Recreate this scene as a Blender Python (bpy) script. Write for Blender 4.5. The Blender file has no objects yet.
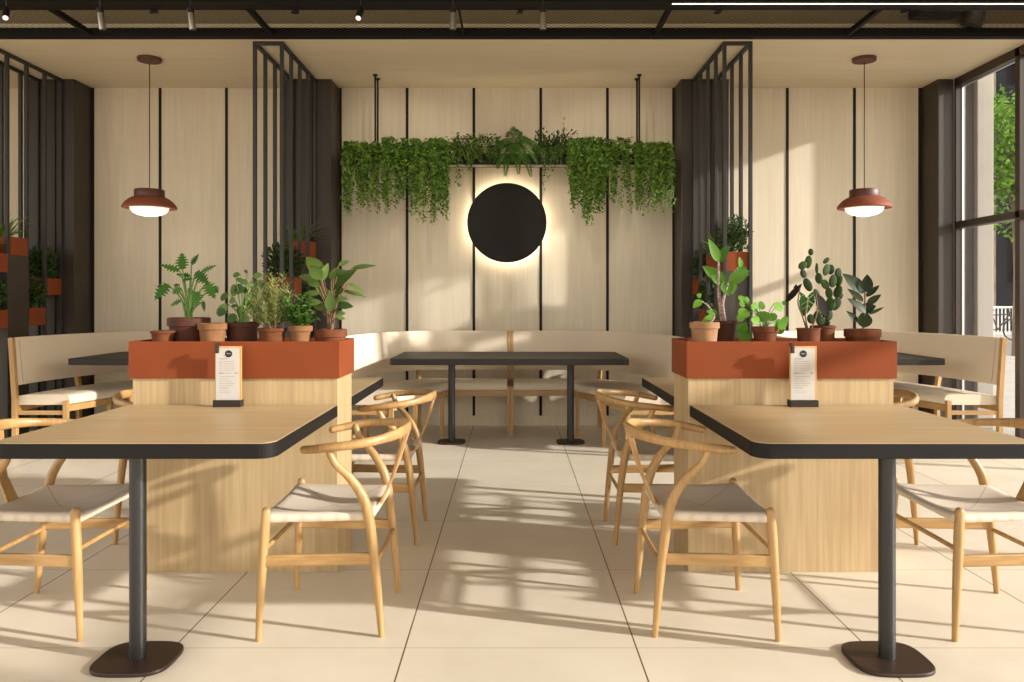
import bpy, math, random
from mathutils import Vector, Matrix, noise
R = random.Random(7)
C = bpy.context.scene.collection
PI = math.pi
F, VX, VY, H = 796.4, 512.0, 300.6, 1.2          # focal length, vanishing point, eye height

def X(px, d): return (px - VX) * d / F
def Z(py, d): return H - (py - VY) * d / F

# ------------------------------------------------------------------ mesh builder
def catmull(pts, n=6):
    pts = [Vector(p) for p in pts]
    if len(pts) < 3: return pts
    P = [pts[0] * 2 - pts[1]] + pts + [pts[-1] * 2 - pts[-2]]
    out = []
    for i in range(1, len(P) - 2):
        a, b, c, d = P[i - 1], P[i], P[i + 1], P[i + 2]
        for k in range(n):
            t = k / n
            out.append(0.5 * ((2 * b) + (c - a) * t + (2 * a - 5 * b + 4 * c - d) * t * t + (3 * b - a - 3 * c + d) * t ** 3))
    out.append(pts[-1])
    return out

def resample(vals, n):
    out = []
    m = len(vals) - 1
    for i in range(n):
        t = i / (n - 1) * m
        k = min(int(t), m - 1); u = t - k
        a, b = vals[k], vals[k + 1]
        if isinstance(a, tuple): out.append(tuple(p + (q - p) * u for p, q in zip(a, b)))
        else: out.append(a + (b - a) * u)
    return out

class MB:
    def __init__(s): s.v = []; s.f = []
    def add(s, vs, fs):
        o = len(s.v); s.v += [tuple(v) for v in vs]; s.f += [tuple(i + o for i in f) for f in fs]
    def box(s, x0, x1, y0, y1, z0, z1):
        s.add([(x0, y0, z0), (x1, y0, z0), (x1, y1, z0), (x0, y1, z0), (x0, y0, z1), (x1, y0, z1), (x1, y1, z1), (x0, y1, z1)],
              [(3, 2, 1, 0), (4, 5, 6, 7), (0, 1, 5, 4), (1, 2, 6, 5), (2, 3, 7, 6), (3, 0, 4, 7)]); return s
    def bar(s, a, b, w, h=None, up=(0, 0, 1)):                      # a rectangular bar from a to b
        a, b = Vector(a), Vector(b); h = h or w; t = (b - a).normalized(); u = Vector(up)
        if abs(t.dot(u)) > .99: u = Vector((0, 1, 0))
        sd = t.cross(u).normalized(); u = sd.cross(t).normalized()
        vs = []
        for p in (a, b):
            for i, j in ((-1, -1), (1, -1), (1, 1), (-1, 1)): vs.append(p + sd * (i * w / 2) + u * (j * h / 2))
        s.add(vs, [(0, 1, 2, 3), (7, 6, 5, 4), (0, 4, 5, 1), (1, 5, 6, 2), (2, 6, 7, 3), (3, 7, 4, 0)]); return s
    def tube(s, pts, rad, n=10, smooth=0, dome=False, up=(0, 0, 1)):
        P = catmull(pts, smooth) if smooth else [Vector(p) for p in pts]
        if not isinstance(rad, (list, tuple)) or (isinstance(rad, tuple)): rad = [rad, rad]
        rr = resample([r if isinstance(r, tuple) else (r, r) for r in rad], len(P))
        T = []
        for i in range(len(P)):
            T.append((P[min(i + 1, len(P) - 1)] - P[max(i - 1, 0)]).normalized())
        if dome:                                                     # rounded ends
            for end in (0, -1):
                t = T[end] * (-1 if end == 0 else 1); r = rr[end]; m = min(r)
                ex = [(P[end] + t * (m * math.sin(a)), T[end], tuple(q * math.cos(a) for q in r)) for a in (.5, 1.0, 1.4)]
                if end == 0:
                    for p, tt, q in ex: P.insert(0, p); T.insert(0, tt); rr.insert(0, q)
                else:
                    for p, tt, q in ex: P.append(p); T.append(tt); rr.append(q)
        u0 = Vector(up); vs = []; fs = []; last = None
        for p, t, r in zip(P, T, rr):
            u = u0 if last is None else last
            if abs(t.dot(u)) > .98 and last is None: u = Vector((1, 0, 0)) if abs(t.x) < .9 else Vector((0, 1, 0))
            if last is None or abs(t.dot(u0)) < .9 and abs(T[0].dot(u0)) < .9: u = u0 if abs(t.dot(u0)) < .9 else u
            sd = t.cross(u).normalized(); uu = sd.cross(t).normalized(); last = uu
            for k in range(n):
                a = 2 * PI * k / n
                vs.append(p + sd * (r[0] * math.cos(a)) + uu * (r[1] * math.sin(a)))
        m = len(P)
        for i in range(m - 1):
            for k in range(n):
                k2 = (k + 1) % n
                fs.append((i * n + k, i * n + k2, (i + 1) * n + k2, (i + 1) * n + k))
        fs.append(tuple(range(n))[::-1]); fs.append(tuple((m - 1) * n + k for k in range(n)))
        s.add(vs, fs); return s
    def lathe(s, prof, c=(0, 0, 0), n=28):
        vs = []; fs = []; m = len(prof)
        for r, z in prof:
            for k in range(n):
                a = 2 * PI * k / n
                vs.append((c[0] + r * math.cos(a), c[1] + r * math.sin(a), c[2] + z))
        for i in range(m - 1):
            for k in range(n):
                k2 = (k + 1) % n
                fs.append((i * n + k, i * n + k2, (i + 1) * n + k2, (i + 1) * n + k))
        if prof[0][0] > 1e-6: fs.append(tuple(range(n))[::-1])
        if prof[-1][0] > 1e-6: fs.append(tuple((m - 1) * n + k for k in range(n)))
        s.add(vs, fs); return s
    def prism(s, out, z0, z1, fn=None):                              # polygon (counter-clockwise) swept z0..z1
        n = len(out); fn = fn or (lambda a, b, c: (a, b, c))
        vs = [fn(a, b, z0) for a, b in out] + [fn(a, b, z1) for a, b in out]
        fs = [tuple(range(n))[::-1], tuple(range(n, 2 * n))] + [(i, (i + 1) % n, n + (i + 1) % n, n + i) for i in range(n)]
        s.add(vs, fs); return s
    def sweep(s, A, B, prof, cap=True):                              # prof points (t,z): t=0 on curve A, 1 on curve B
        m = len(prof); vs = []; fs = []
        for a, b in zip(A, B):
            for t, z in prof: vs.append((a[0] + (b[0] - a[0]) * t, a[1] + (b[1] - a[1]) * t, z))
        k = len(A)
        for i in range(k - 1):
            for j in range(m):
                j2 = (j + 1) % m
                fs.append((i * m + j, i * m + j2, (i + 1) * m + j2, (i + 1) * m + j))
        fs.append(tuple(range(m))[::-1]); fs.append(tuple((k - 1) * m + j for j in range(m)))
        s.add(vs, fs); return s
    def ball(s, c, r, rot=None, n=10, m=6):
        vs = []; fs = []; rot = rot or Matrix.Identity(3)
        for i in range(m + 1):
            th = PI * i / m
            for k in range(n):
                a = 2 * PI * k / n
                vs.append(Vector(c) + rot @ Vector((r[0] * math.sin(th) * math.cos(a), r[1] * math.sin(th) * math.sin(a), r[2] * math.cos(th))))
        for i in range(m):
            for k in range(n):
                k2 = (k + 1) % n
                fs.append((i * n + k, (i + 1) * n + k, (i + 1) * n + k2, i * n + k2))
        s.add(vs, fs); return s
    def leaf(s, base, dr, nrm, L, W, shape='ovate', bend=.25, fold=.18, seg=8):
        d = Vector(dr).normalized(); nn = Vector(nrm); sd = d.cross(nn)
        if sd.length < 1e-4: sd = d.cross(Vector((.3, .5, .8)))
        sd.normalize(); nn = sd.cross(d).normalized()
        vs = []; fs = []
        for i in range(seg + 1):
            t = i / seg
            if shape == 'ovate': w = math.sin(PI * min(1, t ** .75 * .985 + .01)) ** .85
            elif shape == 'lance': w = math.sin(PI * (t * .98 + .01)) ** .9
            elif shape == 'round': w = math.sqrt(max(0, 1 - (2 * t - 1) ** 2)) * .98 + .02
            elif shape == 'heart': w = (1.0 if t < .08 else (1 - t) ** .62 * 1.08 * min(1, .55 + 3 * t)) + .01
            elif shape == 'lobed': w = math.sin(PI * min(1, t ** .65 * .97 + .02)) * (1.15 if i % 2 else .42)
            elif shape == 'blade': w = (1 - t) ** .6
            else: w = 1
            p = Vector(base) + d * (L * t) - nn * (L * bend * t * t) 
            off = nn * (W * .5 * w * fold)
            vs += [p + sd * (W * .5 * w) + off, p, p - sd * (W * .5 * w) + off]
        for i in range(seg):
            a = i * 3
            fs += [(a, a + 1, a + 4, a + 3), (a + 1, a + 2, a + 5, a + 4)]
        s.add(vs, fs); return s
    def build(s, name, mat, parent=None, origin=(0, 0, 0), smooth=None, bevel=0, seg=2):
        me = bpy.data.meshes.new(name); o = Vector(origin)
        if parent is not None and parent.get('_w'): o = Vector(parent['_w'])
        if parent is not None and parent.parent is not None and parent.parent.get('_w'): o = Vector(parent.parent['_w'])
        me.from_pydata([tuple(Vector(v) - o) for v in s.v], [], s.f); me.validate(); me.update()
        if smooth is not None:
            for p in me.polygons: p.use_smooth = True
            if smooth < 179: me.set_sharp_from_angle(angle=math.radians(smooth))
        ob = bpy.data.objects.new(name, me); me.materials.append(mat); C.objects.link(ob)
        if parent is not None: ob.parent = parent
        else: ob.location = o
        if bevel:
            b = ob.modifiers.new('Bevel', 'BEVEL'); b.width = bevel; b.segments = seg; b.limit_method = 'ANGLE'; b.angle_limit = math.radians(40)
        return ob

def thing(name, label, cat, loc=(0, 0, 0), rotz=0, group=None, world=False):
    o = bpy.data.objects.new(name, None); C.objects.link(o); o.empty_display_size = .1
    o.location = loc; o.rotation_euler = (0, 0, rotz); o['label'] = label; o['category'] = cat
    if group: o['group'] = group
    if world: o['_w'] = tuple(loc)                                    # parts of this thing are given in room coordinates
    return o
def tag(o, label, cat, group=None, kind=None):
    o['label'] = label; o['category'] = cat
    if group: o['group'] = group
    if kind: o['kind'] = kind
    return o
def struct(o): o['kind'] = 'structure'; return o
def dup(root, loc, rotz, label):
    def cp(o, par):
        c = o.copy(); C.objects.link(c)
        if par is not None: c.parent = par
        for ch in kids[o.name]: cp(ch, c)
        return c
    kids = {}
    def walk(o):
        kids[o.name] = list(o.children)
        for ch in o.children: walk(ch)
    walk(root)
    r = cp(root, None); r.location = loc; r.rotation_euler = (0, 0, rotz); r['label'] = label
    return r

# ------------------------------------------------------------------ materials
def lin(c): return tuple(((v / 255) / 12.92 if v / 255 <= .04045 else ((v / 255 + .055) / 1.055) ** 2.4) for v in c) + (1,)
def newmat(name):
    m = bpy.data.materials.new(name); m.use_nodes = True
    nt = m.node_tree; b = nt.nodes['Principled BSDF']; return m, nt, b
def N(nt, t, **k):
    n = nt.nodes.new(t)
    for a, v in k.items(): setattr(n, a, v)
    return n
def plain(name, col, rough=.5, metal=0, var=0.0, scale=8, bump=0, spec=.5):
    m, nt, b = newmat(name); c = lin(col)
    b.inputs['Base Color'].default_value = c; b.inputs['Roughness'].default_value = rough; b.inputs['Metallic'].default_value = metal
    b.inputs['Specular IOR Level'].default_value = spec
    tc = N(nt, 'ShaderNodeTexCoord'); nz = N(nt, 'ShaderNodeTexNoise'); nz.inputs['Scale'].default_value = scale; nz.inputs['Detail'].default_value = 5
    nt.links.new(tc.outputs['Object'], nz.inputs['Vector'])
    if var:
        r = N(nt, 'ShaderNodeValToRGB')
        r.color_ramp.elements[0].color = tuple(x * (1 - var) for x in c[:3]) + (1,); r.color_ramp.elements[1].color = tuple(min(1, x * (1 + var)) for x in c[:3]) + (1,)
        r.color_ramp.elements[0].position = .3; r.color_ramp.elements[1].position = .7
        nt.links.new(nz.outputs['Fac'], r.inputs['Fac']); nt.links.new(r.outputs['Color'], b.inputs['Base Color'])
    if bump:
        bp = N(nt, 'ShaderNodeBump'); bp.inputs['Strength'].default_value = bump; bp.inputs['Distance'].default_value = .004
        nt.links.new(nz.outputs['Fac'], bp.inputs['Height']); nt.links.new(bp.outputs['Normal'], b.inputs['Normal'])
    return m
def wood(name, dark, light, axis='z', fine=60, rough=.5, streak=.035):
    m, nt, b = newmat(name)
    tc = N(nt, 'ShaderNodeTexCoord')
    def noise_(scale, st, det):
        mp = N(nt, 'ShaderNodeMapping'); sc = [scale] * 3; sc['xyz'.index(axis)] = scale * st
        mp.inputs['Scale'].default_value = sc
        nz = N(nt, 'ShaderNodeTexNoise'); nz.inputs['Scale'].default_value = 1; nz.inputs['Detail'].default_value = det; nz.inputs['Distortion'].default_value = .4
        nt.links.new(tc.outputs['Object'], mp.inputs['Vector']); nt.links.new(mp.outputs['Vector'], nz.inputs['Vector']); return nz
    a = noise_(fine, streak, 4); c = noise_(fine * .12, streak * 3, 3)
    mx = N(nt, 'ShaderNodeMath', operation='MULTIPLY_ADD'); mx.inputs[1].default_value = .55
    m2 = N(nt, 'ShaderNodeMath', operation='MULTIPLY'); m2.inputs[1].default_value = .45
    nt.links.new(c.outputs['Fac'], m2.inputs[0]); nt.links.new(a.outputs['Fac'], mx.inputs[0]); nt.links.new(m2.outputs[0], mx.inputs[2])
    r = N(nt, 'ShaderNodeValToRGB'); r.color_ramp.elements[0].position = .36; r.color_ramp.elements[1].position = .62
    r.color_ramp.elements[0].color = lin(dark); r.color_ramp.elements[1].color = lin(light)
    nt.links.new(mx.outputs[0], r.inputs['Fac']); nt.links.new(r.outputs['Color'], b.inputs['Base Color'])
    b.inputs['Roughness'].default_value = rough
    bp = N(nt, 'ShaderNodeBump'); bp.inputs['Strength'].default_value = .12; bp.inputs['Distance'].default_value = .002
    nt.links.new(a.outputs['Fac'], bp.inputs['Height']); nt.links.new(bp.outputs['Normal'], b.inputs['Normal'])
    return m
def leafmat(name, c1, c2, rough=.42, trans=.25):
    m, nt, b = newmat(name)
    g = N(nt, 'ShaderNodeNewGeometry'); r = N(nt, 'ShaderNodeValToRGB')
    r.color_ramp.elements[0].color = lin(c1); r.color_ramp.elements[1].color = lin(c2)
    nt.links.new(g.outputs['Random Per Island'], r.inputs['Fac']); nt.links.new(r.outputs['Color'], b.inputs['Base Color'])
    b.inputs['Roughness'].default_value = rough + .1; b.inputs['Specular IOR Level'].default_value = .22
    t = N(nt, 'ShaderNodeBsdfTranslucent'); mx = N(nt, 'ShaderNodeMixShader'); mx.inputs[0].default_value = trans
    nt.links.new(r.outputs['Color'], t.inputs['Color']); nt.links.new(b.outputs[0], mx.inputs[1]); nt.links.new(t.outputs[0], mx.inputs[2])
    nt.links.new(mx.outputs[0], nt.nodes['Material Output'].inputs['Surface']); return m
def emit(name, col, s):
    m, nt, b = newmat(name); b.inputs['Base Color'].default_value = lin(col)
    b.inputs['Emission Color'].default_value = lin(col); b.inputs['Emission Strength'].default_value = s; return m
def glass_mat():
    m, nt, b = newmat('window_glass'); nt.nodes.remove(b)
    tr = N(nt, 'ShaderNodeBsdfTransparent'); gl = N(nt, 'ShaderNodeBsdfGlossy'); gl.inputs['Roughness'].default_value = .01
    tr.inputs['Color'].default_value = (.97, .98, .98, 1)
    lw0 = N(nt, 'ShaderNodeLayerWeight'); lw1 = N(nt, 'ShaderNodeMath', operation='POWER'); lw1.inputs[1].default_value = 5; lw = N(nt, 'ShaderNodeMath', operation='MULTIPLY_ADD'); lw.inputs[1].default_value = .8; lw.inputs[2].default_value = .03
    nt.links.new(lw0.outputs['Facing'], lw1.inputs[0]); nt.links.new(lw1.outputs[0], lw.inputs[0]); mx = N(nt, 'ShaderNodeMixShader')
    nt.links.new(lw.outputs[0], mx.inputs[0]); nt.links.new(tr.outputs[0], mx.inputs[1]); nt.links.new(gl.outputs[0], mx.inputs[2])
    nt.links.new(mx.outputs[0], nt.nodes['Material Output'].inputs['Surface']); return m
def floor_mat():
    m, nt, b = newmat('floor_tiles')
    tc = N(nt, 'ShaderNodeTexCoord'); sp = N(nt, 'ShaderNodeSeparateXYZ'); nt.links.new(tc.outputs['Object'], sp.inputs[0])
    def joint(out, off, w):
        a = N(nt, 'ShaderNodeMath', operation='ADD'); a.inputs[1].default_value = -off + 80
        d = N(nt, 'ShaderNodeMath', operation='DIVIDE'); d.inputs[1].default_value = .8
        f = N(nt, 'ShaderNodeMath', operation='FRACT'); s = N(nt, 'ShaderNodeMath', operation='SUBTRACT'); s.inputs[1].default_value = .5
        ab = N(nt, 'ShaderNodeMath', operation='ABSOLUTE'); g = N(nt, 'ShaderNodeMath', operation='GREATER_THAN'); g.inputs[1].default_value = .5 - w / .8
        for p, q in ((a, d), (d, f), (f, s), (s, ab), (ab, g)): nt.links.new(p.outputs[0], q.inputs[0])
        nt.links.new(sp.outputs[out], a.inputs[0]); return g
    jx = joint('X', -.370, .0026); jy = joint('Y', 2.752, .0016)
    nz = N(nt, 'ShaderNodeTexNoise'); nz.inputs['Scale'].default_value = 2.2; nz.inputs['Detail'].default_value = 8; nz.inputs['Roughness'].default_value = .62
    nt.links.new(tc.outputs['Object'], nz.inputs['Vector'])
    r = N(nt, 'ShaderNodeValToRGB'); r.color_ramp.elements[0].color = lin(FLOOR_A); r.color_ramp.elements[1].color = lin(FLOOR_B)
    r.color_ramp.elements[0].position = .3; r.color_ramp.elements[1].position = .7
    nt.links.new(nz.outputs['Fac'], r.inputs['Fac'])
    m1 = N(nt, 'ShaderNodeMix', data_type='RGBA'); m1.inputs['B'].default_value = lin((96, 78, 56))
    nt.links.new(jx.outputs[0], m1.inputs['Factor']); nt.links.new(r.outputs['Color'], m1.inputs['A'])
    m2 = N(nt, 'ShaderNodeMix', data_type='RGBA'); m2.inputs['B'].default_value = lin((150, 130, 104))
    nt.links.new(jy.outputs[0], m2.inputs['Factor']); nt.links.new(m1.outputs['Result'], m2.inputs['A'])
    nt.links.new(m2.outputs['Result'], b.inputs['Base Color']); b.inputs['Roughness'].default_value = .38; b.inputs['Specular IOR Level'].default_value = .4
    return m
def cord_mat():
    m, nt, b = newmat('paper_cord')
    tc = N(nt, 'ShaderNodeTexCoord'); sp = N(nt, 'ShaderNodeSeparateXYZ'); nt.links.new(tc.outputs['Object'], sp.inputs[0])
    ax = N(nt, 'ShaderNodeMath', operation='ABSOLUTE'); ay = N(nt, 'ShaderNodeMath', operation='ABSOLUTE')
    nt.links.new(sp.outputs['X'], ax.inputs[0]); nt.links.new(sp.outputs['Y'], ay.inputs[0])
    k = N(nt, 'ShaderNodeMath', operation='MULTIPLY'); k.inputs[1].default_value = 1.18; nt.links.new(ax.outputs[0], k.inputs[0])
    gt = N(nt, 'ShaderNodeMath', operation='GREATER_THAN'); nt.links.new(k.outputs[0], gt.inputs[0]); nt.links.new(ay.outputs[0], gt.inputs[1])
    mx = N(nt, 'ShaderNodeMix', data_type='FLOAT'); nt.links.new(gt.outputs[0], mx.inputs['Factor'])
    nt.links.new(sp.outputs['Y'], mx.inputs['A']); nt.links.new(sp.outputs['X'], mx.inputs['B'])
    mul = N(nt, 'ShaderNodeMath', operation='MULTIPLY'); mul.inputs[1].default_value = 1150
    sn = N(nt, 'ShaderNodeMath', operation='SINE'); nt.links.new(mx.outputs['Result'], mul.inputs[0]); nt.links.new(mul.outputs[0], sn.inputs[0])
    r = N(nt, 'ShaderNodeValToRGB'); r.color_ramp.elements[0].color = lin((194, 178, 158)); r.color_ramp.elements[1].color = lin((206, 191, 172))
    r.color_ramp.elements[0].position = .0; r.color_ramp.elements[1].position = .55
    df = N(nt, 'ShaderNodeMath', operation='SUBTRACT'); nt.links.new(k.outputs[0], df.inputs[0]); nt.links.new(ay.outputs[0], df.inputs[1])
    da = N(nt, 'ShaderNodeMath', operation='ABSOLUTE'); nt.links.new(df.outputs[0], da.inputs[0])
    ls = N(nt, 'ShaderNodeMath', operation='LESS_THAN'); ls.inputs[1].default_value = .003; nt.links.new(da.outputs[0], ls.inputs[0])
    sm = N(nt, 'ShaderNodeMix', data_type='RGBA'); sm.inputs['B'].default_value = lin((168, 150, 129)); nt.links.new(ls.outputs[0], sm.inputs['Factor'])
    ad = N(nt, 'ShaderNodeMath', operation='MULTIPLY_ADD'); ad.inputs[1].default_value = .5; ad.inputs[2].default_value = .5
    nt.links.new(sn.outputs[0], ad.inputs[0]); nt.links.new(ad.outputs[0], r.inputs['Fac']); nt.links.new(r.outputs['Color'], sm.inputs['A']); nt.links.new(sm.outputs['Result'], b.inputs['Base Color'])
    bp = N(nt, 'ShaderNodeBump'); bp.inputs['Strength'].default_value = .25; bp.inputs['Distance'].default_value = .002
    nt.links.new(ad.outputs[0], bp.inputs['Height']); nt.links.new(bp.outputs['Normal'], b.inputs['Normal']); b.inputs['Roughness'].default_value = .8
    return m

FLOOR_A, FLOOR_B = (210, 198, 177), (222, 211, 192)
M = {}
M['floor'] = floor_mat()
M['panel'] = wood('pale_wall_veneer', (197, 184, 161), (208, 196, 175), 'z', 45, .55)
M['ceil'] = wood('pale_ceiling_veneer', (216, 201, 172), (224, 210, 183), 'x', 30, .6)
M['soffit'] = plain('soffit_paint', (124, 110, 86), .9, var=.05)
M['oak'] = wood('cabinet_oak', (162, 136, 98), (184, 158, 118), 'z', 70, .5)
M['oak_top'] = wood('tabletop_oak', (172, 145, 105), (188, 161, 120), 'x', 45, .42, .06)
M['chair'] = wood('chair_oak', (148, 112, 66), (178, 141, 90), 'z', 90, .42)
M['chair_x'] = wood('chair_oak_rail', (148, 112, 66), (178, 141, 90), 'x', 90, .42)
M['cord'] = cord_mat()
M['black'] = plain('black_edge', (22, 19, 17), .6, var=.06, spec=.2)
M['black_top'] = plain('black_tabletop', (34, 30, 27), .5, var=.08, spec=.25)
M['steel'] = plain('black_steel', (30, 28, 27), .38, var=.08, scale=30, spec=.5)
M['frame'] = plain('charcoal_frame', (48, 46, 45), .5, var=.05, spec=.35)
M['plate'] = plain('bronze_plate', (50, 36, 28), .45, var=.08, spec=.3)
M['column'] = wood('dark_column', (42, 33, 26), (51, 41, 33), 'z', 30, .5)
M['strip'] = plain('strip', (28, 25, 23), .6, var=.05, spec=.2)
M['rust'] = plain('rust_orange', (126, 62, 32), .65, var=.07, scale=5, spec=.15)
M['terra'] = plain('terracotta', (100, 56, 32), .85, var=.32, scale=14, bump=.2, spec=.25)
M['terra_tan'] = plain('terracotta_tan', (128, 90, 60), .9, var=.28, scale=14, bump=.2, spec=.2)
M['terra_dark'] = plain('terracotta_dark', (74, 40, 26), .7, var=.3, scale=10, bump=.15, spec=.3)
M['terra_light'] = plain('terracotta_light', (152, 114, 84), .9, var=.22, scale=14, bump=.2, spec=.2)
M['soil'] = plain('soil', (48, 34, 24), .95, var=.4, scale=60, bump=.8)
M['fabric'] = plain('beige_fabric', (206, 191, 170), .9, var=.04, scale=140, bump=.12, spec=.2)
M['seam'] = plain('seam_thread', (138, 124, 108), .9)
M['shade'] = plain('lamp_terracotta', (128, 72, 52), .6, var=.05, spec=.2)
M['canopy'] = plain('lamp_brown', (84, 44, 32), .5, var=.05)
M['bulb'] = emit('lamp_diffuser', (255, 247, 236), .72)
M['led'] = emit('halo_led', (255, 236, 204), 60)
M['ledline'] = emit('led_line', (255, 224, 178), 6)
M['lens'] = emit('spot_lens', (255, 250, 240), .7)
M['chrome'] = plain('satin_aluminium', (176, 172, 168), .3, metal=.9, var=.04)
M['mesh'] = plain('ceiling_mesh', (26, 23, 20), .7, var=.05, spec=.2)
M['duct'] = plain('duct_metal', (92, 88, 82), .45, metal=.5, var=.1)
M['winframe'] = plain('bronze_window_frame', (54, 42, 34), .4, metal=.2, var=.05)
M['silver'] = plain('aluminium_gasket', (190, 190, 190), .35, metal=.6)
M['glass'] = glass_mat()
M['paper'] = plain('menu_paper', (190, 184, 178), .85, var=.02, spec=.2)
M['ink'] = plain('menu_ink', (132, 124, 118), .9)
M['ink_dark'] = plain('menu_logo', (40, 36, 34), .8)
M['board'] = wood('clipboard_oak', (186, 140, 84), (206, 164, 108), 'z', 80)
M['clip'] = plain('clip_bronze', (58, 40, 30), .4, metal=.3)
M['holder'] = plain('holder_brown', (48, 38, 33), .6, spec=.2)
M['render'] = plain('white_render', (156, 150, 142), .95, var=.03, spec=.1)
M['pier_shade'] = plain('shaded_render', (120, 116, 114), .95, var=.03, spec=.1)  # white render in a darker tone, shade painted in for the pillar's side
M['facade'] = plain('dark_facade', (22, 23, 30), .8, var=.2, scale=2, spec=.1)
M['stone'] = plain('pale_stone', (110, 100, 88), .95, var=.25, scale=3, bump=.4)
M['pave'] = plain('paving', (140, 136, 130), .95, var=.1, scale=3)
M['bounce_ground'] = plain('bounce_ground_pale', (206, 196, 178), .9, var=.05, scale=3)  # pale colour for the added ground that bounces sunlight
M['road'] = plain('asphalt', (104, 102, 102), .95, var=.12, scale=6)
M['bark'] = plain('bark', (104, 88, 70), .9, var=.3, scale=20, bump=.6)
M['rail'] = plain('painted_rail', (196, 196, 192), .5)
M['bike'] = plain('bike_black', (30, 30, 32), .4)
M['bikered'] = plain('bike_red', (52, 26, 26), .5)
M['ivy'] = leafmat('ivy_leaf', (26, 56, 14), (128, 164, 66))
M['ivy_dk'] = leafmat('ivy_dark', (30, 54, 20), (104, 134, 58))
M['fern'] = leafmat('fern_leaf', (40, 78, 30), (96, 130, 56))
M['spider'] = leafmat('spider_leaf', (80, 118, 44), (150, 176, 84))
M['bush'] = leafmat('bush_leaf', (34, 52, 26), (78, 98, 50))
M['philo'] = leafmat('philodendron_leaf', (32, 74, 18), (70, 114, 32), .42, .15)
M['begonia'] = leafmat('round_leaf', (44, 72, 32), (104, 130, 66))
M['rose'] = leafmat('rosemary_leaf', (112, 128, 66), (172, 180, 110))
M['herb'] = leafmat('herb_leaf', (58, 92, 36), (100, 136, 58))
M['canna'] = leafmat('broad_leaf', (50, 74, 32), (112, 134, 62))
M['zebr'] = leafmat('arrow_leaf', (52, 96, 26), (104, 144, 50), .42, .15)
M['geran'] = leafmat('geranium_leaf', (66, 114, 30), (116, 158, 54), .42, .15)
M['alo'] = leafmat('alocasia_leaf', (36, 74, 30), (56, 96, 40))
M['alodk'] = leafmat('alocasia_dark', (20, 13, 13), (30, 20, 18), .7, .02)
M['vein'] = plain('leaf_vein', (150, 176, 120), .6)
M['cact'] = leafmat('cactus_pad', (32, 50, 24), (56, 76, 34), .6, 0)
M['rubber'] = leafmat('rubber_leaf', (20, 30, 12), (44, 56, 22), .35, .06)
M['stem'] = plain('green_stem', (96, 128, 58), .6, var=.1)
M['stem_br'] = plain('brown_stem', (110, 84, 58), .8, var=.2)
M['mottle'] = plain('mottled_stalk', (150, 124, 116), .7, var=.9, scale=160)
M['tree'] = leafmat('street_tree_leaf', (56, 92, 24), (112, 150, 50), .5, .3)

# ------------------------------------------------------------------ room shell
YB, ZC = 7.67, 3.2475
WX = 4.085
struct(MB().box(-6.2, WX, -4, YB + .2, -.12, 0).build('floor', M['floor']))
struct(MB().box(-6.2, WX + .08, YB, YB + .2, .0, 4.1).build('wall_back', M['panel']))
struct(MB().box(-6.4, -6.2, 5.2, YB + .2, -.12, 4.1).build('wall_left', M['panel']))
struct(MB().box(-6.2, WX, 6.235, YB, ZC, ZC + .12).build('ceiling', M['ceil']))
struct(MB().box(-6.2, WX, 6.235, 6.30, ZC + .12, 4.0).build('ceiling_bulkhead', M['soffit']))
struct(MB().box(-6.2, WX + .3, -4, 6.235, 4.0, 4.12).build('ceiling_upper', M['soffit']))
struct(MB().box(-6.2, WX - .13, YB - .012, YB, 0, .093).build('baseboard_back', M['panel']))
# black joint strips between the wall panels
k = 0
for x in (-5.3, -4.66, -4.035, -3.388, -2.749, -1.652, -1.010, -.367, .277, .919, 1.556, 2.651, 3.297, 3.925):
    k += 1; z0 = .093
    struct(MB().box(x - .013, x + .013, YB - .006, YB, z0, ZC).build('trim_%d' % k, M['strip']))
# dark columns
def column(x0, x1, name):
    mb = MB(); mb.box(x0, x1, 7.36, YB, 0, ZC)
    o = struct(mb.build(name, M['column'], bevel=.004)); g = MB()
    if name == 'column_4': return
    for t in (.28, .62): g.box(x0 + (x1 - x0) * t - .004, x0 + (x1 - x0) * t + .004, 7.352, 7.362, 0, ZC)
    o2 = g.build('column_groove', M['strip'], o)
for i, (a, b) in enumerate(((-4.50, -4.045), (-2.138, -1.668), (1.562, 2.005), (3.94, WX))): column(a, b, 'column_%d' % (i + 1))

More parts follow.
